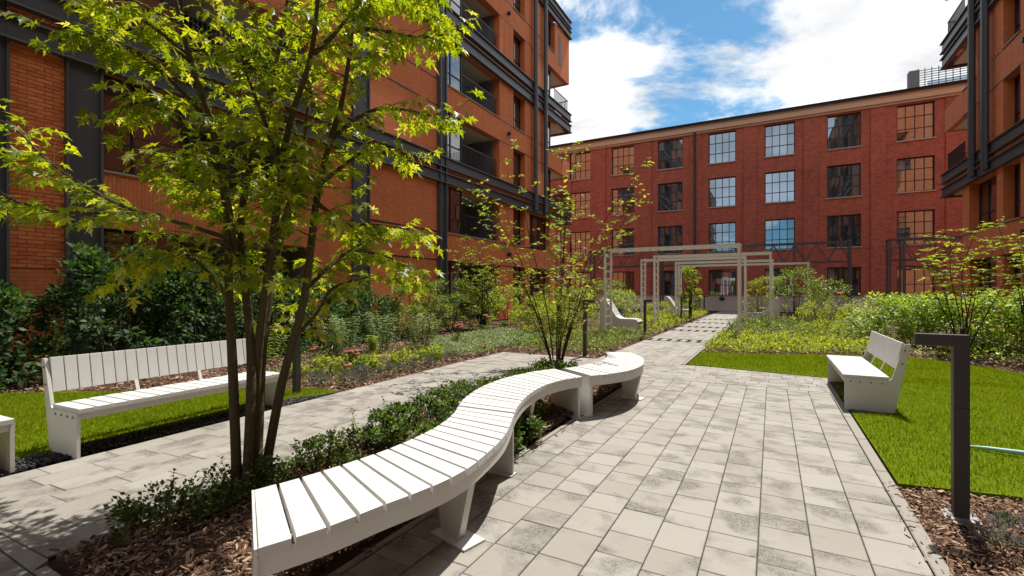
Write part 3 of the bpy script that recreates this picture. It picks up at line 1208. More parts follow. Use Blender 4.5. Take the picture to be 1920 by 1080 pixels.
pergola('nearest of the white pergola frames, beside the slatted lounger', 16.4, -5.2, -.90)
pergola('second white pergola frame from the lawn, reaching farthest right of the near ones', 20.4, -4.33, -.04)
pergola('third white pergola frame from the lawn, set left of the second', 22.5, -5.37, -1.0)
pergola('fourth white pergola frame, beside the climbing plant', 25.4, -4.32, .03)
pergola('farthest and widest white pergola frame, ending right of the shrubs', 28.6, -4.68, 1.66)


# ------------------------------------------------------------------ straight benches
def bench(label, loc, rz, first=None):
    """front edge along local y at x=0, seat to -x; local length Lb"""
    Lb = 2.10
    t = thing('bench', label, 'bench', loc, rz, 'white slatted benches with backrests')
    prof = [(0, 0), (-.50, 0), (-.66, .86), (-.60, .86), (-.475, .43), (-.455, .405), (0, .405)]
    for y0 in (0, Lb - .028):
        e = MB().prism(prof, 'y', y0, y0 + .028).build('end_panel', 'white', t)
        yy = y0 if y0 == 0 else y0 + .028
        s = -1 if y0 == 0 else 1
        for x in (-.06, -.16, -.27, -.38):
            MB().tube([(x, yy, .365), (x, yy + s * .008, .365)], .011, 8).build('bolt', 'bolt', e)
        for x, zz in ((-.575, .62), (-.60, .78)):
            MB().tube([(x, yy, zz), (x, yy + s * .008, zz)], .011, 8).build('bolt', 'bolt', e)
    MB().box(-.03, -.005, .03, Lb - .03, .345, .404).box(-.44, -.415, .03, Lb - .03, .345, .404).build('seat_frame', 'white', t)
    n = 16
    w = (Lb - .0) / n
    sm = MB().chamfer(-.455, .018, -.5 * (w - .017), .5 * (w - .017), .406, .448, .004).mesh('seat_slat')
    sm.materials.append(MT['slat'])
    for i in range(n):
        link('seat_slat', sm, t, (0, w * (i + .5), random.uniform(-.001, .001)), (0, 0, random.uniform(-.003, .003)))
    # backrest slats lean along the panel
    n = 20
    w = (Lb - .06) / n
    a = math.atan2(.145, .80)
    bm = MB().chamfer(-.165, .165, -.5 * (w - .008), .5 * (w - .008), 0, .024, .003).mesh('back_slat')
    bm.materials.append(MT['slat'])
    for i in range(n):
        link('back_slat', bm, t, (-.572, .03 + w * (i + .5), .705), (0, R(90) - a, 0))
    for y in (.72, 1.38):
        MB().bar((-.455, y, .36), (-.63, y, .83), .035, .012).build('back_support', 'white', t)
    MB().bar((-.597, .03, .62), (-.597, Lb - .03, .62), .012, .05).build('back_rail', 'white', t)
    return t


bench('long white slatted bench with backrest, complete in view left of the maple stems', (-5.44, 1.85, 0), R(3.2))
bench('white bench at the left edge, only its end in view', (-5.40, -.62, 0), R(3.2))
bench('white bench with backrest standing on the lawn at right', (0.81, 9.40, 0), R(180))

# ------------------------------------------------------------------ curved bench
cbn = thing('curved_bench', 'long white backless slatted bench winding in an S along the patio', 'bench', (0, 0, 0))
EDGES = [
    ([(-1.76, 1.14), (-1.66, 1.40), (-1.60, 1.66), (-1.54, 1.90), (-1.51, 2.17), (-1.54, 2.46), (-1.64, 2.90), (-1.85, 3.42)],
     [(-2.29, 1.47), (-2.22, 1.72), (-2.17, 1.97), (-2.14, 2.27), (-2.15, 2.62), (-2.21, 2.95), (-2.31, 3.23), (-2.40, 3.40)]),
    ([(-1.855, 3.435), (-1.93, 3.62), (-2.05, 4.02), (-2.11, 4.38), (-2.12, 4.72), (-2.06, 5.05), (-1.95, 5.29)],
     [(-2.405, 3.415), (-2.54, 3.72), (-2.65, 4.10), (-2.70, 4.45), (-2.70, 4.85), (-2.63, 5.25), (-2.47, 5.66)]),
    ([(-1.90, 5.40), (-1.72, 5.64), (-1.58, 6.00), (-1.54, 6.38), (-1.57, 6.72), (-1.72, 7.25), (-2.02, 7.74)],
     [(-2.38, 5.74), (-2.27, 6.00), (-2.19, 6.33), (-2.16, 6.62), (-2.19, 6.92), (-2.27, 7.28), (-2.42, 7.62)])]


def curve_fn(pts):
    sp = smooth_path([(x, y, 0) for x, y in pts], 8)
    ds = [0.0]
    for a, b in zip(sp, sp[1:]):
        ds.append(ds[-1] + (b - a).length)

    def f(u):
        t = u * ds[-1]
        for k in range(len(sp) - 1):
            if t <= ds[k + 1] or k == len(sp) - 2:
                return sp[k].lerp(sp[k + 1], (t - ds[k]) / max(ds[k + 1] - ds[k], 1e-9))
    return f, ds[-1]


CRV = []
for eo, ei in EDGES:
    fo, lo = curve_fn(eo)
    fi, li = curve_fn(ei)
    CRV.append((fo, fi))
    n = 17
    go, gi = .017 / lo / 2, .015 / li / 2
    for i in range(n):
        s, e = i / n, (i + 1) / n
        p = [fi(s + gi), fo(s + go), fo(e - go), fi(e - gi)]
        cxm = sum(q.x for q in p) / 4
        cym = sum(q.y for q in p) / 4
        q2 = [(q.x + (cxm - q.x) * .025, q.y + (cym - q.y) * .035) for q in p]
        ch = .004
        z0, z1 = .453, .50 + random.uniform(-.0015, .0015)
        vs_ = [(q.x - cxm, q.y - cym, z0) for q in p] + [(q.x - cxm, q.y - cym, z1 - ch) for q in p] + [(x - cxm, y - cym, z1) for x, y in q2]
        fs_ = [(3, 2, 1, 0), (8, 9, 10, 11)]
        for k in range(4):
            jj = (k + 1) % 4
            fs_ += [(k, jj, jj + 4, k + 4), (k + 4, jj + 4, jj + 8, k + 8)]
        am = math.atan2(p[1].y - p[0].y, p[1].x - p[0].x)
        rm = Matrix.Rotation(-am, 3, 'Z')
        m = MB().add([tuple(rm @ Vector(v)) for v in vs_], fs_).mesh('seat_slat')
        m.materials.append(MT['slat'])
        link('seat_slat', m, cbn, (cxm, cym, 0), (0, 0, am))
    # curved aprons just inside both edges
    for w0, w1 in ((.015, .038), (.962, .985)):
        K = 32
        vs_, fs_ = [], []
        for k in range(K + 1):
            a, b = fi(k / K), fo(k / K)
            for w, z in ((w0, .372), (w1, .372), (w1, .452), (w0, .452)):
                q = a.lerp(b, w)
                vs_.append((q.x, q.y, z))
        for k in range(K):
            for q in range(4):
                i0, i1 = k * 4 + q, k * 4 + (q + 1) % 4
                fs_.append((i0, i1, i1 + 4, i0 + 4))
        fs_ += [(0, 3, 2, 1), (K * 4, K * 4 + 1, K * 4 + 2, K * 4 + 3)]
        MB().add(vs_, fs_).build('curved_apron', 'white', cbn)


def cross_panel(seg, u, prof, th, name='leg', plate=None):
    """panel standing across the seat at fraction u; prof in (fraction of the width from the inner edge, z)"""
    a, b = CRV[seg][1](u), CRV[seg][0](u)
    d = b - a
    nrm = Vector((-d.y, d.x, 0)).normalized() * (th / 2)
    n = len(prof)
    vs_ = []
    for sg in (-1, 1):
        for w, z in prof:
            q = a + d * w + nrm * sg
            vs_.append((q.x, q.y, z))
    fs_ = [tuple(range(n))[::-1], tuple(range(n, 2 * n))] + [(i, (i + 1) % n, (i + 1) % n + n, i + n) for i in range(n)]
    o = MB().add(vs_, fs_).build(name, 'white', cbn)
    if plate:
        w0, w1, hw = plate
        nn = nrm.normalized()
        c4 = [a + d * w + nn * sg for w, sg in ((w0, -hw), (w1, -hw), (w1, hw), (w0, hw))]
        MB().prism([(q.x, q.y) for q in c4], 'z', .002, .013).build('base_plate', 'white', o)
    return o


FULL = [(.03, 0), (.99, 0), (.99, .452), (.03, .452)]
WEDGE = [(.56, 0), (.80, 0), (.955, .371), (.42, .371)]
MID_A = (.50, .99, .085)
cross_panel(0, .0, [(-.01, 0), (1.005, 0), (1.005, .497), (-.01, .497)], .012, 'end_panel')
cross_panel(0, .52, WEDGE, .05, 'leg', MID_A)
cross_panel(0, .985, [(.18, 0), (.99, 0), (.99, .452), (.03, .452)], .02, 'leg', (.20, 1.0, .05))
cross_panel(1, .5, WEDGE, .05, 'leg', MID_A)
cross_panel(1, .975, FULL, .03, 'leg', (.1, .97, .05))
cross_panel(2, .012, FULL, .03, 'leg', (.1, .97, .05))
cross_panel(2, .52, WEDGE, .05, 'leg', MID_A)
cross_panel(2, .985, FULL, .02, 'leg', (.1, .97, .05))


# ------------------------------------------------------------------ loungers under the pergola
def lounger(label, loc, rz):
    t = thing('lounger', label, 'lounger', loc, rz, 'white loungers beside the pergola path')
    top = [(0.0, 1.05), (.10, 1.17), (.20, 1.15), (.34, .98), (.48, .74), (.62, .52), (.78, .42), (1.0, .415), (1.25, .42), (1.42, .40), (1.50, .30)]
    prof = [(0, 0), (1.42, 0), (1.50, .12)] + top[::-1]
    for y in (0, .66):
        MB().prism(prof, 'y', y, y + .04).build('side_panel', 'white', t)
    for i in range(len(top) - 1):
        (xa, za), (xb, zb) = top[i], top[i + 1]
        l = math.hypot(xb - xa, zb - za)
        k = max(1, round(l / .09))
        for j in range(k):
            x0, z0_ = xa + (xb - xa) * j / k, za + (zb - za) * j / k
            x1, z1_ = xa + (xb - xa) * (j + .82) / k, za + (zb - za) * (j + .82) / k
            nx_, nz_ = -(zb - za) / l * .022, (xb - xa) / l * .022
            MB().prism([(x0, z0_), (x1, z1_), (x1 + nx_, z1_ + nz_), (x0 + nx_, z0_ + nz_)], 'y', -.01, .71).build('slat', 'slat', t)
    return t


lounger('white slatted lounger on the left of the path under the nearest pergola', (-5.95, 18.1, 0), 0)
lounger('white lounger right of the path, seen from its curved side', (.35, 27.2, 0), R(180))
lounger('white lounger far left of the path behind the pergola posts', (-5.6, 29.0, 0), 0)


# ------------------------------------------------------------------ bollard lamps
def lamp(label, loc, rz, h=1.21):
    t = thing('bollard_lamp', label, 'lamp', loc, rz, 'graphite bollard lamps with a side arm')
    w = .040
    MB().box(-w, w, -w, w, .01, h).build('post', 'lampsteel', t)
    arm = MB().box(-.235, -w - .0005, -w, w, h - .075, h).build('arm', 'lampsteel', t)
    MB().box(-.225, -.07, -w + .012, w - .012, h - .079, h - .0755).build('diffuser', 'stone', arm)
    MB().box(-.09, .09, -.09, .09, -.02, .008).build('base_plate', 'zinc', t)
    for s in (-1, 1):
        MB().box(-w - .003, w + .003, -w - .003, w + .003, h * .60, h * .60 + .004).build('seam', 'darkframe', t) if s > 0 else None
        MB().tube([(.07 * s, -.07, .008), (.07 * s, -.07, .022)], .012, 6).build('bolt', 'bolt', t)
    return t


lamp('graphite bollard lamp with side arm in the bark mulch at lower right', (1.10, 4.20, 0), R(-4))
lamp('graphite bollard lamp standing behind the maple stems at the lawn corner', (-6.06, 4.55, 0), R(180))
lamp('bollard lamp beside the airy shrub at the far end of the curved bench', (-3.78, 10.42, 0), R(180), 1.3)
lamp('bollard lamp left of the path before the nearest pergola', (-3.75, 16.2, 0), R(180))
lamp('bollard lamp left of the path at the fourth pergola frame', (-3.95, 24.8, 0), R(180))
lamp('farthest bollard lamp, left of the path near the white wall', (-3.9, 33.5, 0), R(180))

# teal strip lying on the lawn
hs = MB()
hs.tube([(1.60, 6.02, .03), (1.75, 5.97, .045), (1.95, 5.93, .05), (2.25, 5.90, .05), (2.7, 5.93, .05), (3.3, 5.9, .05)], [.010, .018, .022, .022, .022, .022], 8)
hs.build('garden_hose', 'hose', None, smooth=True, label='pale teal garden hose lying on the right lawn', category='hose')


# ------------------------------------------------------------------ grass
def grass(poly, n, hmin, hmax, w, label, hole=None):
    x, y = scatter(poly, n)
    n = len(x)
    P = np.stack([x, y, np.full(n, .008)], 1)
    D = np.stack([rng.normal(0, .38, n), rng.normal(0, .38, n), np.ones(n)], 1)
    U = rnd_dir(n)
    pn = np.sin(x * 2.1 + 1.3) * np.sin(y * 1.7) * .12 + 1
    h = rng.uniform(hmin, hmax, n) * pn
    V, F = place(BLADE, BLADE_F, P, D, U, np.stack([np.full(n, w) * rng.uniform(.7, 1.4, n), h, h], 1))
    np_mesh('grass', V, F, 'grass', label=label, category='grass', kind='stuff')


grass([(-9.9, 0.2), (-9.9, 2.4), (-8.2, 3.5), (-6.4, 4.78), (-5.9, 4.98), (-5.63, 4.93), (-5.86, 4.3), (-5.90, .2)], 62000, .03, .065, .006, 'short green lawn grass behind the left benches')
grass([(0.865, 4.66), (1.6, 4.78), (3.4, 5.0), (5.6, 7.0), (5.6, 10.4), (1.33, 10.4), (1.33, 7.2), (.865, 7.0)], 70000, .028, .06, .006, 'short green lawn grass around the right bench and bollard lamp')
grass([(-1.50, 10.22), (0.86, 9.78), (1.33, 9.8), (5.4, 10.3), (4.3, 11.2), (3.6, 12.6), (2.6, 13.9), (1.2, 13.3), (0, 12.7), (-1.5, 12.4)], 46000, .03, .06, .008, 'short green lawn grass between the patio and the ground cover')

# ------------------------------------------------------------------ maple tree
STEMS = [
    [(-3.37, 2.05, -0.03), (-3.43, 2.05, 0.9), (-3.51, 2.07, 1.44), (-3.58, 2.09, 2.08), (-3.61, 2.01, 2.66), (-3.64, 1.88, 3.13), (-3.63, 1.77, 3.52), (-3.59, 1.69, 3.89)],
    [(-3.31, 2.07, -0.04), (-3.37, 2.15, 0.89), (-3.49, 2.19, 1.44), (-3.63, 2.23, 1.98), (-3.66, 2.33, 2.55), (-3.6, 2.47, 3.19), (-3.58, 2.6, 3.95), (-3.5, 2.65, 4.49)],
    [(-3.36, 2.15, -0.03), (-3.38, 2.2, 0.89), (-3.32, 2.23, 1.52), (-3.18, 2.25, 2.27), (-3.07, 2.25, 2.72), (-2.89, 2.29, 3.2), (-2.84, 2.32, 3.74), (-2.72, 2.27, 4.12)],
    [(-3.39, 2.25, 0.0), (-3.26, 2.32, 0.8), (-3.11, 2.4, 1.44), (-3.07, 2.48, 2.2), (-3.02, 2.56, 2.65), (-2.96, 2.65, 3.08), (-2.93, 2.73, 3.75), (-2.87, 2.76, 4.34)],
    [(-3.43, 2.23, -0.03), (-3.54, 2.34, 0.85), (-3.59, 2.42, 1.27), (-3.65, 2.56, 1.8), (-3.58, 2.71, 2.5), (-3.59, 2.82, 3.23), (-3.65, 2.9, 3.94)],
]
BRANCHES = [
    [(-3.53, 2.17, 1.87), (-3.82, 1.9, 2.0), (-4.01, 1.68, 2.08), (-4.22, 1.51, 2.22), (-4.38, 1.36, 2.38), (-4.61, 1.24, 2.63)],
    [(-3.9, 1.8, 2.05), (-4.06, 1.54, 2.04), (-4.25, 1.32, 2.04), (-4.39, 1.13, 2.11)],
    [(-3.63, 2.0, 2.74), (-3.74, 1.83, 2.97), (-3.83, 1.67, 3.12), (-3.93, 1.5, 3.18), (-4.02, 1.33, 3.19)],
    [(-3.64, 1.88, 3.13), (-3.73, 1.72, 3.3), (-3.81, 1.56, 3.39), (-4.0, 1.46, 3.46)],
    [(-3.54, 2.05, 2.35), (-3.68, 1.86, 2.63), (-3.76, 1.7, 2.78), (-3.9, 1.57, 2.76)],
    [(-2.95, 2.72, 3.58), (-2.95, 2.95, 3.71), (-2.85, 3.17, 3.74), (-2.71, 3.36, 3.77), (-2.62, 3.47, 3.82)],
    [(-2.92, 2.74, 3.79), (-2.83, 2.95, 4.01), (-2.74, 3.18, 4.06), (-2.64, 3.34, 4.05)],
    [(-3.01, 2.57, 2.69), (-2.95, 2.89, 2.99), (-2.85, 3.17, 3.09), (-2.66, 3.45, 3.08), (-2.57, 3.55, 3.08)],
    [(-3.05, 2.49, 2.32), (-3.03, 2.79, 2.58), (-2.98, 3.04, 2.77), (-2.88, 3.27, 2.75)],
    [(-3.07, 2.48, 2.18), (-3.06, 2.77, 2.05), (-2.98, 2.98, 2.07), (-2.8, 3.25, 2.04)],
    [(-3.09, 2.41, 1.52), (-3.14, 2.67, 1.7), (-3.1, 2.86, 1.84), (-2.97, 3.1, 1.81), (-2.88, 3.27, 1.72)],
    [(-3.2, 2.35, 1.12), (-3.21, 2.58, 1.31), (-3.2, 2.75, 1.53), (-3.06, 3.0, 1.62)],
    [(-3.51, 2.07, 1.44), (-3.47, 1.86, 1.67), (-3.52, 1.72, 1.74), (-3.6, 1.57, 1.66)],
    [(-3.31, 2.23, 1.6), (-3.11, 2.18, 1.9), (-2.99, 2.18, 2.12), (-2.89, 2.18, 2.3)],
    [(-3.57, 2.15, 1.81), (-3.36, 1.98, 2.12), (-3.3, 1.84, 2.31), (-3.29, 1.73, 2.36)],
    [(-3.16, 2.26, 2.31), (-3.08, 2.08, 2.63), (-3.08, 1.96, 2.89), (-3.05, 1.87, 3.05)],
    [(-2.87, 2.3, 3.2), (-2.82, 2.45, 3.41), (-2.79, 2.58, 3.63), (-2.65, 2.65, 3.75)],
    [(-3.02, 2.57, 2.65), (-3.18, 2.82, 3.06), (-3.26, 3.0, 3.46), (-3.17, 3.17, 3.61)],
    [(-3.64, 2.23, 1.94), (-4.13, 2.3, 2.25), (-4.54, 2.3, 2.47), (-4.82, 2.26, 2.54)],
    [(-3.57, 2.83, 3.23), (-3.93, 2.86, 3.61), (-4.29, 2.78, 3.96), (-4.51, 2.66, 4.06)],
]


def maple():
    t = thing('maple_tree', 'multi-stemmed young maple with bright yellow-green cut leaves in the island bed', 'tree', (-3.37, 2.15, 0))
    o = Vector((-3.37, 2.15, 0))
    LP, LD, LU, LS = [], [], [], []
    tw = MB()

    def leaves_on(path, start, step, size):
        acc = 0
        tot = sum((path[i + 1] - path[i]).length for i in range(len(path) - 1))
        if tot < .02:
            return
        d = start * tot
        while d <= tot:
            s = d
            for i in range(len(path) - 1):
                l = (path[i + 1] - path[i]).length
                if s <= l or i == len(path) - 2:
                    p = path[i].lerp(path[i + 1], min(1, s / max(l, 1e-6)))
                    tg = (path[i + 1] - path[i]).normalized()
                    break
                s -= l
            side = tg.cross(Vector((0, 0, 1)))
            if side.length < .1:
                side = Vector((1, 0, 0))
            side.normalize()
            for sg in (-1, 1):
                if random.random() < .12:
                    continue
                dr = tg * random.uniform(.2, .9) + side * sg * random.uniform(.5, 1.1) + Vector((0, 0, random.uniform(-.75, .12)))
                dr.normalize()
                pet = random.uniform(.03, .06)
                q = p + dr * pet + Vector((0, 0, -.008))
                LP.append(q)
                LD.append(dr + Vector((0, 0, -.35)))
                LU.append(Vector((random.gauss(0, .4), random.gauss(0, .4), 1)))
                LS.append(size * random.uniform(.6, 1.15))
            d += step
        # terminal leaf
        LP.append(path[-1])
        LD.append((path[-1] - path[-2]).normalized() + Vector((0, 0, -.5)))
        LU.append(Vector((random.gauss(0, .3), random.gauss(0, .3), 1)))
        LS.append(size * random.uniform(.8, 1.2))

    def twig(p, d, L, r):
        pts = [p]
        q = p.copy()
        dd = d.normalized()
        n = 4
        for i in range(n):
            dd = (dd + Vector((random.gauss(0, .16), random.gauss(0, .16), random.gauss(0, .10) - .06))).normalized()
            q = q + dd * (L / n)
            pts.append(q.copy())
        tw.tube([x - o for x in pts], [r, r * .85, r * .65, r * .45, r * .25], 4, False)
        leaves_on(pts, .12, .076, .086)
        return pts
    for s in STEMS:
        sp = smooth_path(s, 5)
        n = len(sp)
        rr = [.031 * (1 - i / n) ** .75 + .005 for i in range(n)]
        rr[0] *= 1.35
        rr[1] *= 1.12
        MB().tube([x - o for x in sp], rr, 9).build('trunk', 'bark', t, smooth=True)
        for i in range(int(n * .31), n):
            for _ in range(2):
                if random.random() < .74:
                    a = random.uniform(0, 2 * math.pi)
                    d = Vector((math.cos(a), math.sin(a), random.uniform(-.15, .75)))
                    twig(sp[i], d, random.uniform(.25, .55), .005)
    for b in BRANCHES:
        sp = smooth_path(b, 4)
        n = len(sp)
        MB().tube([x - o for x in sp], [.016 * (1 - i / n) + .004 for i in range(n)], 6).build('branch', 'bark', t, smooth=True)
        for i in range(int(n * .22), n):
            tg = (sp[min(i + 1, n - 1)] - sp[max(i - 1, 0)]).normalized()
            side = tg.cross(Vector((0, 0, 1))).normalized()
            for sg in (-1, 1):
                if random.random() < .76:
                    d = tg * .7 + side * sg * random.uniform(.4, 1.0) + Vector((0, 0, random.uniform(-.35, .45)))
                    twig(sp[i], d, random.uniform(.16, .36), .0035)
        leaves_on(sp[int(n * .6):], .0, .065, .092)
    tw.build('twigs', 'bark', t, kind='stuff')
    P = np.array([tuple(x - o) for x in LP])
    D = np.array([tuple(x) for x in LD])
    U = np.array([tuple(x) for x in LU])
    S = np.array(LS)
    # the leaves nearest the camera stand as pieces of their own
    dist = np.linalg.norm(P + np.array(tuple(o)) - np.array((0, 0, 1.5)), axis=1)
    order = np.argsort(dist - S * 6)
    near, rest = order[:280], order[280:]
    V, F = place(MAPLE, MAPLE_F, P[rest], D[rest], U[rest], S[rest])
    np_mesh('crown', V, F, 'maple', t, kind='stuff')
    base = bpy.data.meshes.new('leaf')
    base.from_pydata([tuple(v) for v in MAPLE], [], [tuple(int(i) for i in f) for f in MAPLE_F])
    base.materials.append(MT['maple_o'])
    for i in near:
        d = Vector(D[i]).normalized()
        x = d.cross(Vector(U[i])).normalized()
        zx = x.cross(d)
        m = Matrix((x, d, zx)).transposed()
        ob = link('leaf', base, t, Vector(P[i]), m.to_euler())
        ob.scale = (S[i],) * 3
    print('maple leaves', len(P))


def leaf_obj_mat():
    m = MT['maple'].copy()
    nt = m.node_tree
    rp = [n for n in nt.nodes if n.type == 'VALTORGB'][0]
    oi = nt.nodes.new('ShaderNodeObjectInfo')
    nt.links.new(oi.outputs['Random'], rp.inputs[0])
    MT['maple_o'] = m


leaf_obj_mat()
maple()


# ------------------------------------------------------------------ shrubs and perennials
def clump_leaves(c, rad, n, clumps, cl_r, L, flat=0.0, shell=.55, up=.25, bottom=0.0):
    """leaf positions and directions for a lumpy bush; c base centre, rad (rx,ry,h)"""
    th = rng.uniform(0, 2 * np.pi, clumps)
    zz = rng.uniform(bottom, 1.0, clumps) ** .8
    rr = np.sqrt(np.clip(1 - ((zz - .38) / .66) ** 2, .05, 1)) * (shell + (1 - shell) * rng.uniform(0, 1, clumps) ** .5)
    cc = np.stack([c[0] + rad[0] * rr * np.cos(th), c[1] + rad[1] * rr * np.sin(th), c[2] + rad[2] * zz * .92], 1)
    k = rng.integers(0, clumps, n)
    off = rng.normal(size=(n, 3))
    off = unit(off) * (rng.uniform(0, 1, (n, 1)) ** .45)
    sc = cl_r * rng.uniform(.6, 1.35, clumps)
    P = cc[k] + off * sc[k][:, None] * np.array([1, 1, .75])
    P[:, 2] = np.maximum(P[:, 2], .03)
    out = P - np.array([c[0], c[1], c[2] + rad[2] * .45])
    D = unit(out) * .6 + off * .7 + rng.normal(0, .5, (n, 3))
    D[:, 2] += up
    D[:, 2] *= (1 - flat)
    U = np.stack([rng.normal(0, .5, n), rng.normal(0, .5, n), np.ones(n)], 1) + unit(out) * .4
    S = L * rng.uniform(.6, 1.25, n)
    return P, D, U, S, cc


def shrub(label, loc, rx, ry, h, n, L, mat, clumps=40, cl=.22, name='shrub', cat='shrub', group=None, wide=1.0, flat=0., stems=10, bark='bark2', bottom=0.0, shell=.55, up=.25, extra=None):
    t = thing(name, label, cat, loc, 0, group)
    P, D, U, S, cc = clump_leaves((0, 0, 0), (rx, ry, h), n, clumps, cl, L, flat, shell, up, bottom)
    V, F = place(SIMPLE if L < .07 else LEAF, SIMPLE_F if L < .07 else LEAF_F, P, D, U, np.stack([S * wide, S, S], 1))
    np_mesh('foliage', V, F, mat, t)
    st = MB()
    idx = rng.choice(len(cc), min(stems, len(cc)), replace=False)
    for i in idx:
        e = Vector(cc[i])
        b = Vector((e.x * .12, e.y * .12, -.03))
        m = b.lerp(e, .5) + Vector((random.gauss(0, .04), random.gauss(0, .04), h * .06))
        st.tube(smooth_path([b, m, e], 3), [.014 * h ** .5, .012 * h ** .5, .012 * h ** .5, .009, .008, .006, .004][:7], 5, False)
    st.build('stems', bark, t)
    if extra:
        extra(t, cc)
    return t


# dark evergreens along the left building
EVG = [(-11.0, .9, 1.0, .9, 1.9, 'dark evergreen shrub at the far left, behind the bench that is cut by the frame'),
       (-10.9, 2.5, .95, .8, 1.65, 'low dark evergreen shrub left of the tallest one, behind the long bench'),
       (-10.95, 4.3, 1.05, 1.0, 2.5, 'tallest dark evergreen shrub before the orange wall behind the long bench'),
       (-10.8, 5.7, .9, .8, 2.15, 'dark evergreen shrub right of the tallest one, partly behind the maple'),
       (-10.7, 7.2, .9, .9, 1.9, 'dark evergreen shrub directly behind the maple stems'),
       (-10.9, 8.8, .9, .95, 1.75, 'dark evergreen shrub behind the graphite lamp and the grey-green perennials'),
       (-11.0, 10.6, .8, .9, 1.65, 'dark evergreen shrub at the right end of the row along the left building')]
for x, y, rx, ry, h, lb in EVG:
    shrub(lb, (x, y, 0), rx, ry, h, int(3600 * h / 2), .115, 'evergreen', clumps=int(60 * h / 2), cl=.26, group='dark evergreens along the left building', wide=1.15)

MID = [(-10.4, 12.4, 1.15, 1.0, 1.85, 5600, .085, 'midgreen', 'green bushy shrub against the orange wall right of the evergreens'),
       (-10.6, 14.6, 1.1, 1.1, 2.0, 5600, .085, 'midgreen', 'broad green shrub below the first balcony of the left building'),
       (-10.4, 18.6, 1.2, 1.3, 1.75, 4600, .085, 'hedge', 'leafy shrub below the left building, right of the tall airy bush'),
       (-9.4, 21.5, 1.2, 1.3, 1.8, 2600, .08, 'midgreen', 'round green shrub near the corner of the left building'),
       (-7.6, 15.8, 1.0, 1.0, 1.35, 3800, .07, 'lime', 'yellow-green shrub behind the airy shrub, left of the lamp'),
       (-6.4, 14.6, .75, .8, 1.1, 2000, .065, 'lime', 'low yellow-green shrub just left of the near lounger'),
       (-7.6, 19.5, 1.2, 1.2, 1.7, 2600, .08, 'lime', 'bright shrub behind the near lounger'),
       (-6.6, 23.5, 1.1, 1.2, 1.6, 2400, .09, 'hedge', 'fresh green shrub between the left pergola posts'),
       (-8.4, 27.0, 1.4, 1.5, 2.2, 2600, .10, 'midgreen', 'green shrub far left of the pergola before the gantry'),
       (-5.4, 26.4, .8, .9, .9, 1400, .08, 'lime', 'low yellow-green shrub at the left foot of the fourth pergola'),
       (-5.0, 31.5, .9, 1.0, 1.0, 1400, .09, 'lime', 'low bright shrub left of the path before the white wall'),
       (.9, 24.5, 1.2, 1.1, 2.6, 3200, .09, 'midgreen', 'tall leafy shrub right of the path beyond the second pergola'),
       (2.3, 26.0, 1.0, 1.0, 2.1, 2400, .09, 'midgreen', 'leafy shrub beside the right post of the farthest pergola'),
       (-.5, 27.4, .6, .6, 2.3, 1400, .09, 'olive', 'slim yellowish shrub just right of the path end'),
       (1.6, 20.6, .85, .8, 1.15, 2400, .06, 'lime', 'rounded feathery yellow-green bush at the right pergola post'),
       (2.9, 21.5, .9, .8, 1.0, 2200, .06, 'lime', 'rounded yellow-green bush with pale flower heads before the white wall'),
       (2.7, 18.6, .8, .8, .75, 1900, .055, 'silver', 'low rounded grey-green bush left of the hedge'),
       (1.4, 17.6, .7, .7, .55, 1500, .055, 'lime', 'small low bush in front of the feathery one')]
for x, y, rx, ry, h, n, L, mt, lb in MID:
    ex = None
    if 'pale flower' in lb:
        def ex(t, cc):
            top = cc[np.argsort(-cc[:, 2])[:16]]
            for q in top:
                n2 = 26
                P = q + unit(rng.normal(size=(n2, 3))) * np.array([.11, .11, .06]) + np.array([0, 0, .10])
                V, F = place(SIMPLE, SIMPLE_F, P, rnd_dir(n2, .4), rnd_dir(n2), np.full(n2, .06))
                np_mesh('flower_head', V, F, 'creamfl', t)
    shrub(lb, (x, y, 0), rx, ry, h, n, L, mt, clumps=45, cl=.2 * max(1, h / 1.6), group='shrubs round the garden', extra=ex)

# clipped hedge on the right
hg = thing('hedge', 'broad bright green hedge behind the right bench and lamp', 'hedge', (0, 0, 0))
hp, hd, hu, hss = [], [], [], []
for i in range(15):
    f = i / 14
    cx_, cy_ = 2.9 + 6.6 * f, 17.6 - 3.6 * f
    P, D, U, S, cc = clump_leaves((cx_, cy_ + rng.uniform(-.2, .2), 0), (.75, .95, 1.50 + rng.uniform(-.07, .12)), 2100, 40, .24, .09, .5, .7, .25)
    hp.append(P)
    hd.append(D)
    hu.append(U)
    hss.append(S)
V, F = place(LEAF, LEAF_F, np.concatenate(hp), np.concatenate(hd), np.concatenate(hu), np.concatenate([np.stack([s * 1.2, s, s], 1) for s in hss]))
np_mesh('foliage', V, F, 'hedge', hg)
hm = MB()
for i in range(60):
    f = random.random()
    x, y = 2.8 + 6.8 * f, 17.5 - 3.6 * f + random.uniform(-.6, .6)
    hm.tube([(x, y, -.03), (x + random.gauss(0, .05), y, .5), (x + random.gauss(0, .12), y + random.gauss(0, .1), 1.2)], [.014, .011, .005], 5, False)
hm.build('stems', 'bark2', hg)


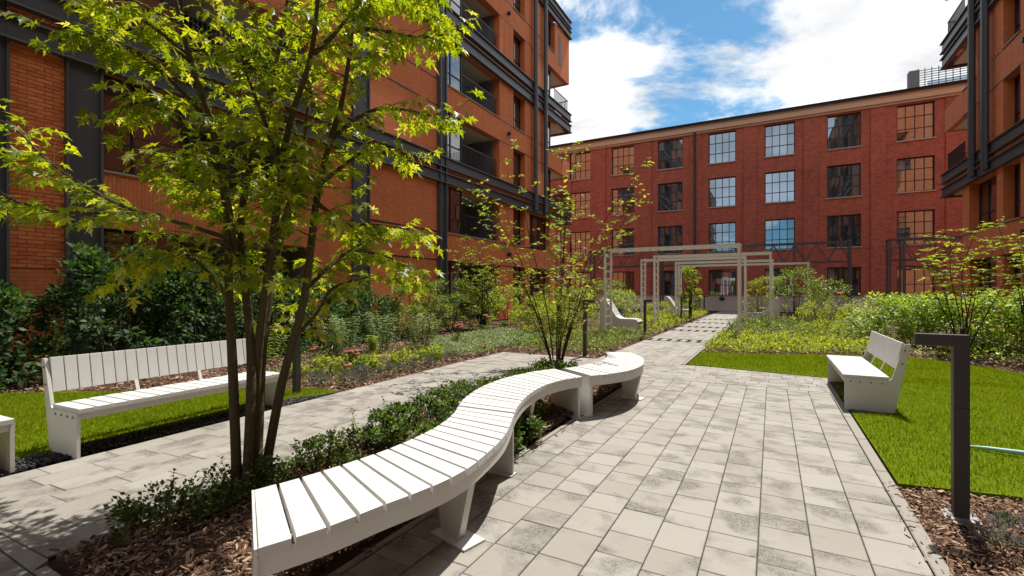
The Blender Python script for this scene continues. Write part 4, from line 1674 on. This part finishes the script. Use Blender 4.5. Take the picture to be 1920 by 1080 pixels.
# airy shrubs / small trees with explicit branches
def airy(label, loc, specs, leafL, mat, n_twig, name='shrub', cat='shrub', wide=1.0, flat=.0, leaf_step=.06, r0=.016, start=.35, twl=(.2, .5), lscale=1.0, upb=.4):
    t = thing(name, label, cat, loc)
    tr = MB()
    LP, LD = [], []
    for pts in specs:
        sp = smooth_path(pts, 5)
        n = len(sp)
        tr.tube(sp, [r0 * (1 - .8 * i / n) for i in range(n)], 6, False)
        for i in range(int(n * start), n):
            for _ in range(n_twig):
                a = random.uniform(0, 2 * math.pi)
                d = Vector((math.cos(a), math.sin(a), random.uniform(-.1, .9) * upb * 2)).normalized()
                L = random.uniform(*twl) * (1.1 - .5 * i / n)
                p = sp[i]
                q = p + d * L * .5 + Vector((0, 0, random.gauss(0, .02)))
                e = q + (d + Vector((random.gauss(0, .3), random.gauss(0, .3), random.gauss(0, .2)))).normalized() * L * .5
                tr.tube([p, q, e], [r0 * .25, r0 * .18, r0 * .08], 4, False)
                m = max(2, int(L / leaf_step))
                for j in range(m):
                    u = (j + 1) / m
                    b = p.lerp(q, u * 2) if u < .5 else q.lerp(e, u * 2 - 1)
                    for s in (-1, 1):
                        if random.random() < .8:
                            sd = d.cross(Vector((0, 0, 1))).normalized() * s
                            LP.append(tuple(b))
                            LD.append(tuple((sd * random.uniform(.5, 1) + d * .6 + Vector((0, 0, random.uniform(-.5, .3) * (1 - flat)))).normalized()))
    tr.build('trunk' if cat == 'tree' else 'stems', 'bark2', t, smooth=True)
    P, D = np.array(LP), np.array(LD)
    n = len(P)
    U = np.stack([rng.normal(0, .4 * (1 - flat) + .1, n), rng.normal(0, .4 * (1 - flat) + .1, n), np.ones(n)], 1)
    S = leafL * rng.uniform(.6, 1.25, n) * lscale
    V, F = place(LEAF, LEAF_F, P, D, U, np.stack([S * wide, S, S], 1))
    np_mesh('crown' if cat == 'tree' else 'foliage', V, F, mat, t)
    return t


def fan(n, h, spread, jit=.1, low=.5):
    out = []
    for i in range(n):
        a = 2 * math.pi * i / n + random.uniform(-.4, .4)
        s = spread * random.uniform(.3, 1.0)
        hh = h * random.uniform(low, 1.0)
        if i == 0:
            s, hh = spread * .08, h
        x, y = math.cos(a), math.sin(a)
        b = .06
        out.append([(x * b, y * b, -.03), (x * (b + s * .22), y * (b + s * .22), hh * .3), (x * s * .6 + random.gauss(0, jit * .5), y * s * .6, hh * .65), (x * s + random.gauss(0, jit), y * s + random.gauss(0, jit), hh)])
    return out


airy('airy multi-stemmed shrub with yellowing leaves at the far end of the island bed', (-3.62, 8.4, 0), fan(17, 4.2, 1.75, .15, .30), .085, 'olive', 2, wide=1.1, r0=.014, start=.26, twl=(.22, .62), leaf_step=.07)
airy('tall airy bush with yellowish tips rising before the orange wall', (-10.2, 16.2, 0), fan(16, 3.6, 1.3, .15, .45), .11, 'olive', 2, wide=1.1, r0=.02, start=.3, twl=(.3, .7), leaf_step=.10)


def tiered(h, spread, n, dx=0.0):
    out = [[(0, 0, -.03), (.03, 0, h * .4), (-.02 + dx * .4, .04, h * .75), (dx, 0, h)]]
    for i in range(n):
        a = 2 * math.pi * i / n + random.uniform(-.3, .3)
        z = h * random.uniform(.4, .85)
        s = spread * random.uniform(.6, 1)
        x, y = math.cos(a), math.sin(a)
        out.append([(0, 0, z * .75), (x * s * .4, y * s * .4, z * .92), (x * s * .75, y * s * .75, z), (x * s, y * s, z + random.uniform(-.05, .12))])
    return out


airy('small tree with tiered lime leaves growing out of the hedge', (4.05, 15.3, 0), fan(9, 3.05, 1.35, .12, .74), .105, 'lime', 3, 'small_tree', 'tree', 1.3, .65, .065, .017, .52, (.22, .48), 1.0, .12)
airy('small tree with bright leaves near the right edge, right of the tiered one', (4.95, 14.4, 0), fan(6, 3.1, 1.1, .12, .7), .10, 'lime', 3, 'small_tree', 'tree', 1.3, .6, .07, .015, .55, (.22, .45), 1.0, .15)
# climbing plant on a dark post
cl_ = thing('climbing_plant', 'climbing plant on a dark post under the fourth pergola', 'plant', (-3.75, 26.4, 0))
MB().box(-.08, .08, -.08, .08, 0, 1.6).build('stem', 'bark2', cl_)
P, D, U, S, cc = clump_leaves((0, 0, .4), (.5, .5, 2.5), 1300, 26, .24, .12)
V, F = place(LEAF, LEAF_F, P, D, U, np.stack([S * 1.2, S, S], 1))
np_mesh('foliage', V, F, 'olive', cl_)


# low glossy shrubs along the island
ISLP = []
for i in range(13):
    y = 1.62 + i * .5 + random.uniform(-.08, .08)
    xl = -3.50 - (y - 1.06) * .0546
    big = .5 if y < 2.3 else (1.0 if y < 5.6 else .7)
    ISLP.append((xl + (.20 if y < 2.4 else .40) + random.uniform(-.05, .1), y, .22 + .08 * big, .30, .22 * big + .10 + random.uniform(-.02, .05)))
ISLP += [(-2.55, 4.0, .25, .3, .38), (-2.45, 4.75, .25, .3, .40), (-2.5, 3.3, .22, .25, .34), (-2.85, 6.3, .25, .3, .34), (-2.9, 7.1, .25, .3, .32), (-2.16, 4.2, .15, .2, .24), (-2.35, 5.9, .2, .25, .33), (-2.15, 3.75, .14, .2, .30)]
for i, (x, y, rx, ry, h) in enumerate(ISLP):
    ORD = ('nearest', 'second', 'third', 'fourth', 'fifth', 'sixth', 'seventh', 'eighth', 'ninth', 'tenth', 'eleventh', 'twelfth', 'thirteenth')
    OTH = ('inner side of the S behind its middle joint', 'middle of the concave bend of the curved bench', 'near end of the concave bend, close to the joint leg', 'left of the far third of the curved bench', 'left of the far end of the curved bench', 'patio edge in the shade of the concave bend', 'kerb below the far joint of the curved bench', 'patio kerb right beside the middle joint leg')
    lb = (ORD[i] + ' low glossy shrub counted from the near end of the row along the left path') if i < 13 else 'low glossy shrub at the ' + OTH[i - 13]
    t = thing('low_shrub', lb, 'shrub', (x, y, .02), 0, 'low shrubs in the island bed')
    n = int((1900 if y < 2.6 else 1300) * (h / .35))
    P, D, U, S, cc = clump_leaves((0, 0, 0), (rx, ry, h), n, 26, .075, .033, 0, .4, .35)
    tw = MB()
    EP, ED = [], []
    for k in range(16):
        a = random.uniform(0, 6.28)
        r = random.uniform(.2, 1.0)
        e = Vector((math.cos(a) * rx * r, math.sin(a) * ry * r, h * random.uniform(.8, 1.2)))
        tw.tube([(e.x * .3, e.y * .3, -.02), (e.x * .75, e.y * .75, e.z * .6), tuple(e)], [.003, .0025, .0012], 4, False)
        m = 12
        for j in range(m):
            u = .35 + .65 * j / m
            b = Vector((e.x * .3, e.y * .3, 0)).lerp(e, u)
            for s in (-1, 1):
                EP.append(tuple(b))
                aa = random.uniform(0, 6.28)
                ED.append((math.cos(aa), math.sin(aa), random.uniform(.1, .6)))
    P = np.concatenate([P, np.array(EP)])
    D = np.concatenate([D, np.array(ED)])
    n = len(P)
    U = np.stack([rng.normal(0, .5, n), rng.normal(0, .5, n), np.ones(n)], 1)
    S = (.030 if y < 2.6 else .038) * rng.uniform(.6, 1.35, n)
    V, F = place(SIMPLE, SIMPLE_F, P, D, U, np.stack([S * 1.3, S, S], 1))
    np_mesh('foliage', V, F, 'boxleaf', t)
    tw.build('stems', 'bark2', t)


# tall grey-green perennials with whorled leaves
def spire(label, loc, n_st, h, spread, mat='silver'):
    t = thing('perennial', label, 'plant', loc, 0, 'tall perennials in the left flower bed')
    st = MB()
    LP, LD = [], []
    for k in range(n_st):
        a = random.uniform(0, 6.28)
        r = spread * random.uniform(.1, 1) ** .6
        hh = h * random.uniform(.65, 1.0)
        b = Vector((math.cos(a) * r * .5, math.sin(a) * r * .5, -.02))
        e = Vector((math.cos(a) * r, math.sin(a) * r, hh))
        st.tube([b, b.lerp(e, .5), e], [.006, .005, .002], 4, False)
        m = int(hh / .055)
        for j in range(2, m):
            p = b.lerp(e, j / m)
            for q in range(4):
                aa = q * 1.571 + j * .7 + random.uniform(-.3, .3)
                LP.append(tuple(p))
                LD.append((math.cos(aa), math.sin(aa), random.uniform(-.35, .25)))
    P, D = np.array(LP), np.array(LD)
    n = len(P)
    U = np.tile((0., 0., 1.), (n, 1)) + rng.normal(0, .2, (n, 3))
    S = .13 * rng.uniform(.6, 1.15, n)
    V, F = place(LEAF, LEAF_F, P, D, U, np.stack([S * .42, S, S * .8], 1))
    np_mesh('foliage', V, F, mat, t)
    st.build('stems', 'stemg', t)


spire('tall grey-green perennial clump left of the others, behind the pink flowers', (-8.9, 7.9, 0), 20, 1.05, .5)
spire('tall grey-green perennial clump in the middle of the flower bed', (-8.6, 8.9, 0), 18, 1.05, .45)
spire('tall grey-green perennial clump nearest the balconies', (-8.2, 9.9, 0), 20, 1.0, .5)
spire('fresh green leafy perennial beside the lamp behind the maple stems', (-9.3, 6.3, 0), 14, .95, .4, 'midgreen')
spire('short bright green tuft between the perennial clumps', (-8.3, 8.3, 0), 9, .55, .12, 'lime')

for i, (x, y, rx, h, lb) in enumerate([(-7.37, 5.85, .32, .28, 'low lime clump nearest the lamp behind the maple'), (-7.0, 6.35, .30, .26, 'low lime clump second from the lamp in the flower bed'),
                                       (-6.75, 6.75, .28, .24, 'low lime clump third from the lamp in the flower bed'), (-6.7, 7.5, .28, .25, 'low lime clump fourth from the lamp in the flower bed'),
                                       (-6.6, 8.3, .26, .25, 'low lime clump farthest along the left path edge')]):
    shrub(lb, (x, y, 0), rx, rx, h, 420, .075, 'lime', 22, .09, 'perennial_clump', 'plant', 'low lime clumps in the left flower bed', 1.3, .4, 3, 'stemg')
LAV = [(-6.44, 5.22), (-5.95, 5.40), (-5.98, 5.78), (-6.05, 6.4), (-6.1, 7.0), (-6.35, 6.0), (-6.15, 7.7), (-6.2, 8.5), (1.22, 3.72), (1.75, 3.62), (1.62, 4.25)]
for i, (x, y) in enumerate(LAV):
    rt_ = i >= 8
    lb = ['small mauve-grey tuft in the bark right of the bollard lamp foot', 'larger mauve-grey tuft at the right edge in the bark mulch', 'broad-leaved tuft at the right edge below the lawn'][i - 8] if rt_ else ('mauve-grey lavender tuft, ' + ('first', 'second', 'third', 'fifth', 'sixth', 'fourth', 'seventh', 'eighth')[i] + ' from the lawn corner along the left path edge')
    shrub(lb, (x, y, 0), .16, .16, .2, 420, .05, 'lavender' if i != 10 else 'silver', 16, .055, 'lavender_tuft', 'plant', None if rt_ else 'lavender tufts along the left path', .45, 0, 3, 'stemg', up=.9)


# coneflowers
def coneflower(label, loc, n, h, mat='pink', size=.052):
    t = thing('coneflower', label, 'flower', loc, 0, 'coneflowers in the beds')
    for k in range(n):
        a = random.uniform(0, 6.28)
        r = random.uniform(0, .16) if n > 1 else 0
        e = Vector((math.cos(a) * r, math.sin(a) * r, h * random.uniform(.8, 1.0)))
        s = MB().tube([(e.x * .4, e.y * .4, -.02), (e.x * .7, e.y * .7, e.z * .5), tuple(e)], [.005, .004, .004], 5).build('stem', 'stemg', t)
        MB().tube([tuple(e), (e.x, e.y, e.z + .018), (e.x, e.y, e.z + .032)], [.022, .02, .006], 8).build('flower_cone', 'cone', s)
        m = 12
        an = np.arange(m) * 2 * np.pi / m
        P = np.tile(np.array(e), (m, 1)) + np.stack([np.cos(an), np.sin(an), 0 * an], 1) * .016
        D = np.stack([np.cos(an), np.sin(an), np.full(m, -.25)], 1)
        V, F = place(LEAF, LEAF_F, P, D, np.tile((0., 0., 1.), (m, 1)), np.full(m, size))
        np_mesh('petals', V, F, mat, s)
    m = 26 * max(1, n // 2)
    P = np.stack([rng.normal(0, .08, m), rng.normal(0, .08, m), rng.uniform(.02, h * .6, m)], 1)
    V, F = place(LEAF, LEAF_F, P, rnd_dir(m, .4), rnd_dir(m), np.stack([np.full(m, .06), np.full(m, .13), np.full(m, .1)], 1))
    np_mesh('foliage', V, F, 'midgreen', t)


coneflower('single pink coneflower on a tall stem right of the lamp behind the maple', (-7.68, 6.37, 0), 1, .62)
coneflower('reddish coneflower on a yellow-green clump beside the maple stem', (-7.4, 5.95, 0), 2, .5)
coneflower('dense cluster of pink coneflowers before the grey-green perennials', (-6.85, 6.35, 0), 6, .42)
coneflower('low pale pink coneflower nearest the left path', (-6.55, 5.85, 0), 2, .25)
coneflower('pink coneflower pair beyond the grey-green perennials', (-8.2, 10.3, 0), 3, .62, size=.07)
coneflower('large pink coneflower group in the middle of the bed before the airy shrub', (-8.0, 11.3, 0), 4, .6, size=.08)
coneflower('pink coneflowers farthest along the left bed', (-8.2, 13.4, 0), 3, .75, size=.08)
coneflower('red flower before the curved white lounger right of the path', (-.35, 22.6, 0), 1, 1.0, 'red', .15)
coneflower('tall red flower before the white wall right of the pergola', (2.3, 22.0, 0), 1, 1.55, 'red', .15)
coneflower('small red flower beside the far end of the left path', (-6.05, 9.7, 0), 1, .3, 'red', .06)


# ground covers
def cover(label, poly, n, h, L, mat, wide=1.1, lump=1.0):
    x, y = scatter(poly, n)
    n = len(x)
    hh = h * (.55 + .45 * np.sin(x * 3.1 * lump + np.sin(y * 2.3) * 1.5) * np.sin(y * 2.7 * lump + 1.0)) + h * .2
    keep = rng.uniform(0, 1, n) < np.clip(.08 + hh / h, 0, 1)
    x, y, hh = x[keep], y[keep], hh[keep]
    n = len(x)
    P = np.stack([x, y, np.maximum(.01, hh) * rng.uniform(.25, 1, n)], 1)
    D = rnd_dir(n, .45)
    U = np.stack([rng.normal(0, .45, n), rng.normal(0, .45, n), np.ones(n)], 1)
    S = L * rng.uniform(.6, 1.3, n)
    V, F = place(SIMPLE, SIMPLE_F, P, D, U, np.stack([S * wide, S, S], 1))
    np_mesh('ground_cover', V, F, mat, label=label, category='ground cover', kind='stuff')


cover('yellow-green ground cover between the right lawn and the pergola path', [(-1.5, 12.45), (0, 12.8), (1.2, 13.4), (2.5, 14.1), (2.6, 16.0), (.5, 17.5), (-1.5, 17.5)], 10000, .24, .07, 'lime', lump=1.7)
cover('mixed green ground cover right of the path around the pergola posts', [(-1.5, 17.5), (2.6, 16.2), (3.2, 20.5), (2.6, 25), (-1.5, 30)], 9500, .36, .08, 'midgreen', lump=1.4)
cover('green ground cover left of the path below the near lounger', [(-3.55, 11.0), (-5.8, 10.6), (-7.6, 13.5), (-6.2, 17.8), (-3.55, 17.5)], 11000, .17, .06, 'midgreen')
cover('light ground cover left of the path among the pergola posts', [(-3.55, 17.5), (-4.3, 17.6), (-4.5, 19.4), (-6.8, 19.6), (-7, 30), (-3.6, 34)], 9000, .30, .085, 'lime')
cover('grey-green ground cover spreading in the left bed towards the airy shrub', [(-6.0, 9.0), (-7.0, 8.6), (-8.6, 11.2), (-8.8, 15.0), (-6.4, 14.0), (-6.0, 10.3)], 12000, .22, .055, 'silver')
cover('sparse low leaves in the left flower bed between the clumps', [(-5.85, 5.2), (-7.6, 5.0), (-9.4, 7.0), (-9.0, 9.6), (-6.3, 9.4)], 2600, .16, .05, 'midgreen')
cover('dark low plants under the evergreens along the left wall', [(-12.2, -1), (-9.9, -1), (-9.9, 3), (-9.6, 6.2), (-9.6, 12.0), (-12.2, 12)], 7000, .30, .09, 'evergreen')
cover('sparse plants below the hedge at right', [(2.6, 14.2), (3.8, 12.8), (5.4, 10.8), (9, 10.4), (9, 14), (3.4, 17.0)], 2600, .25, .07, 'hedge')
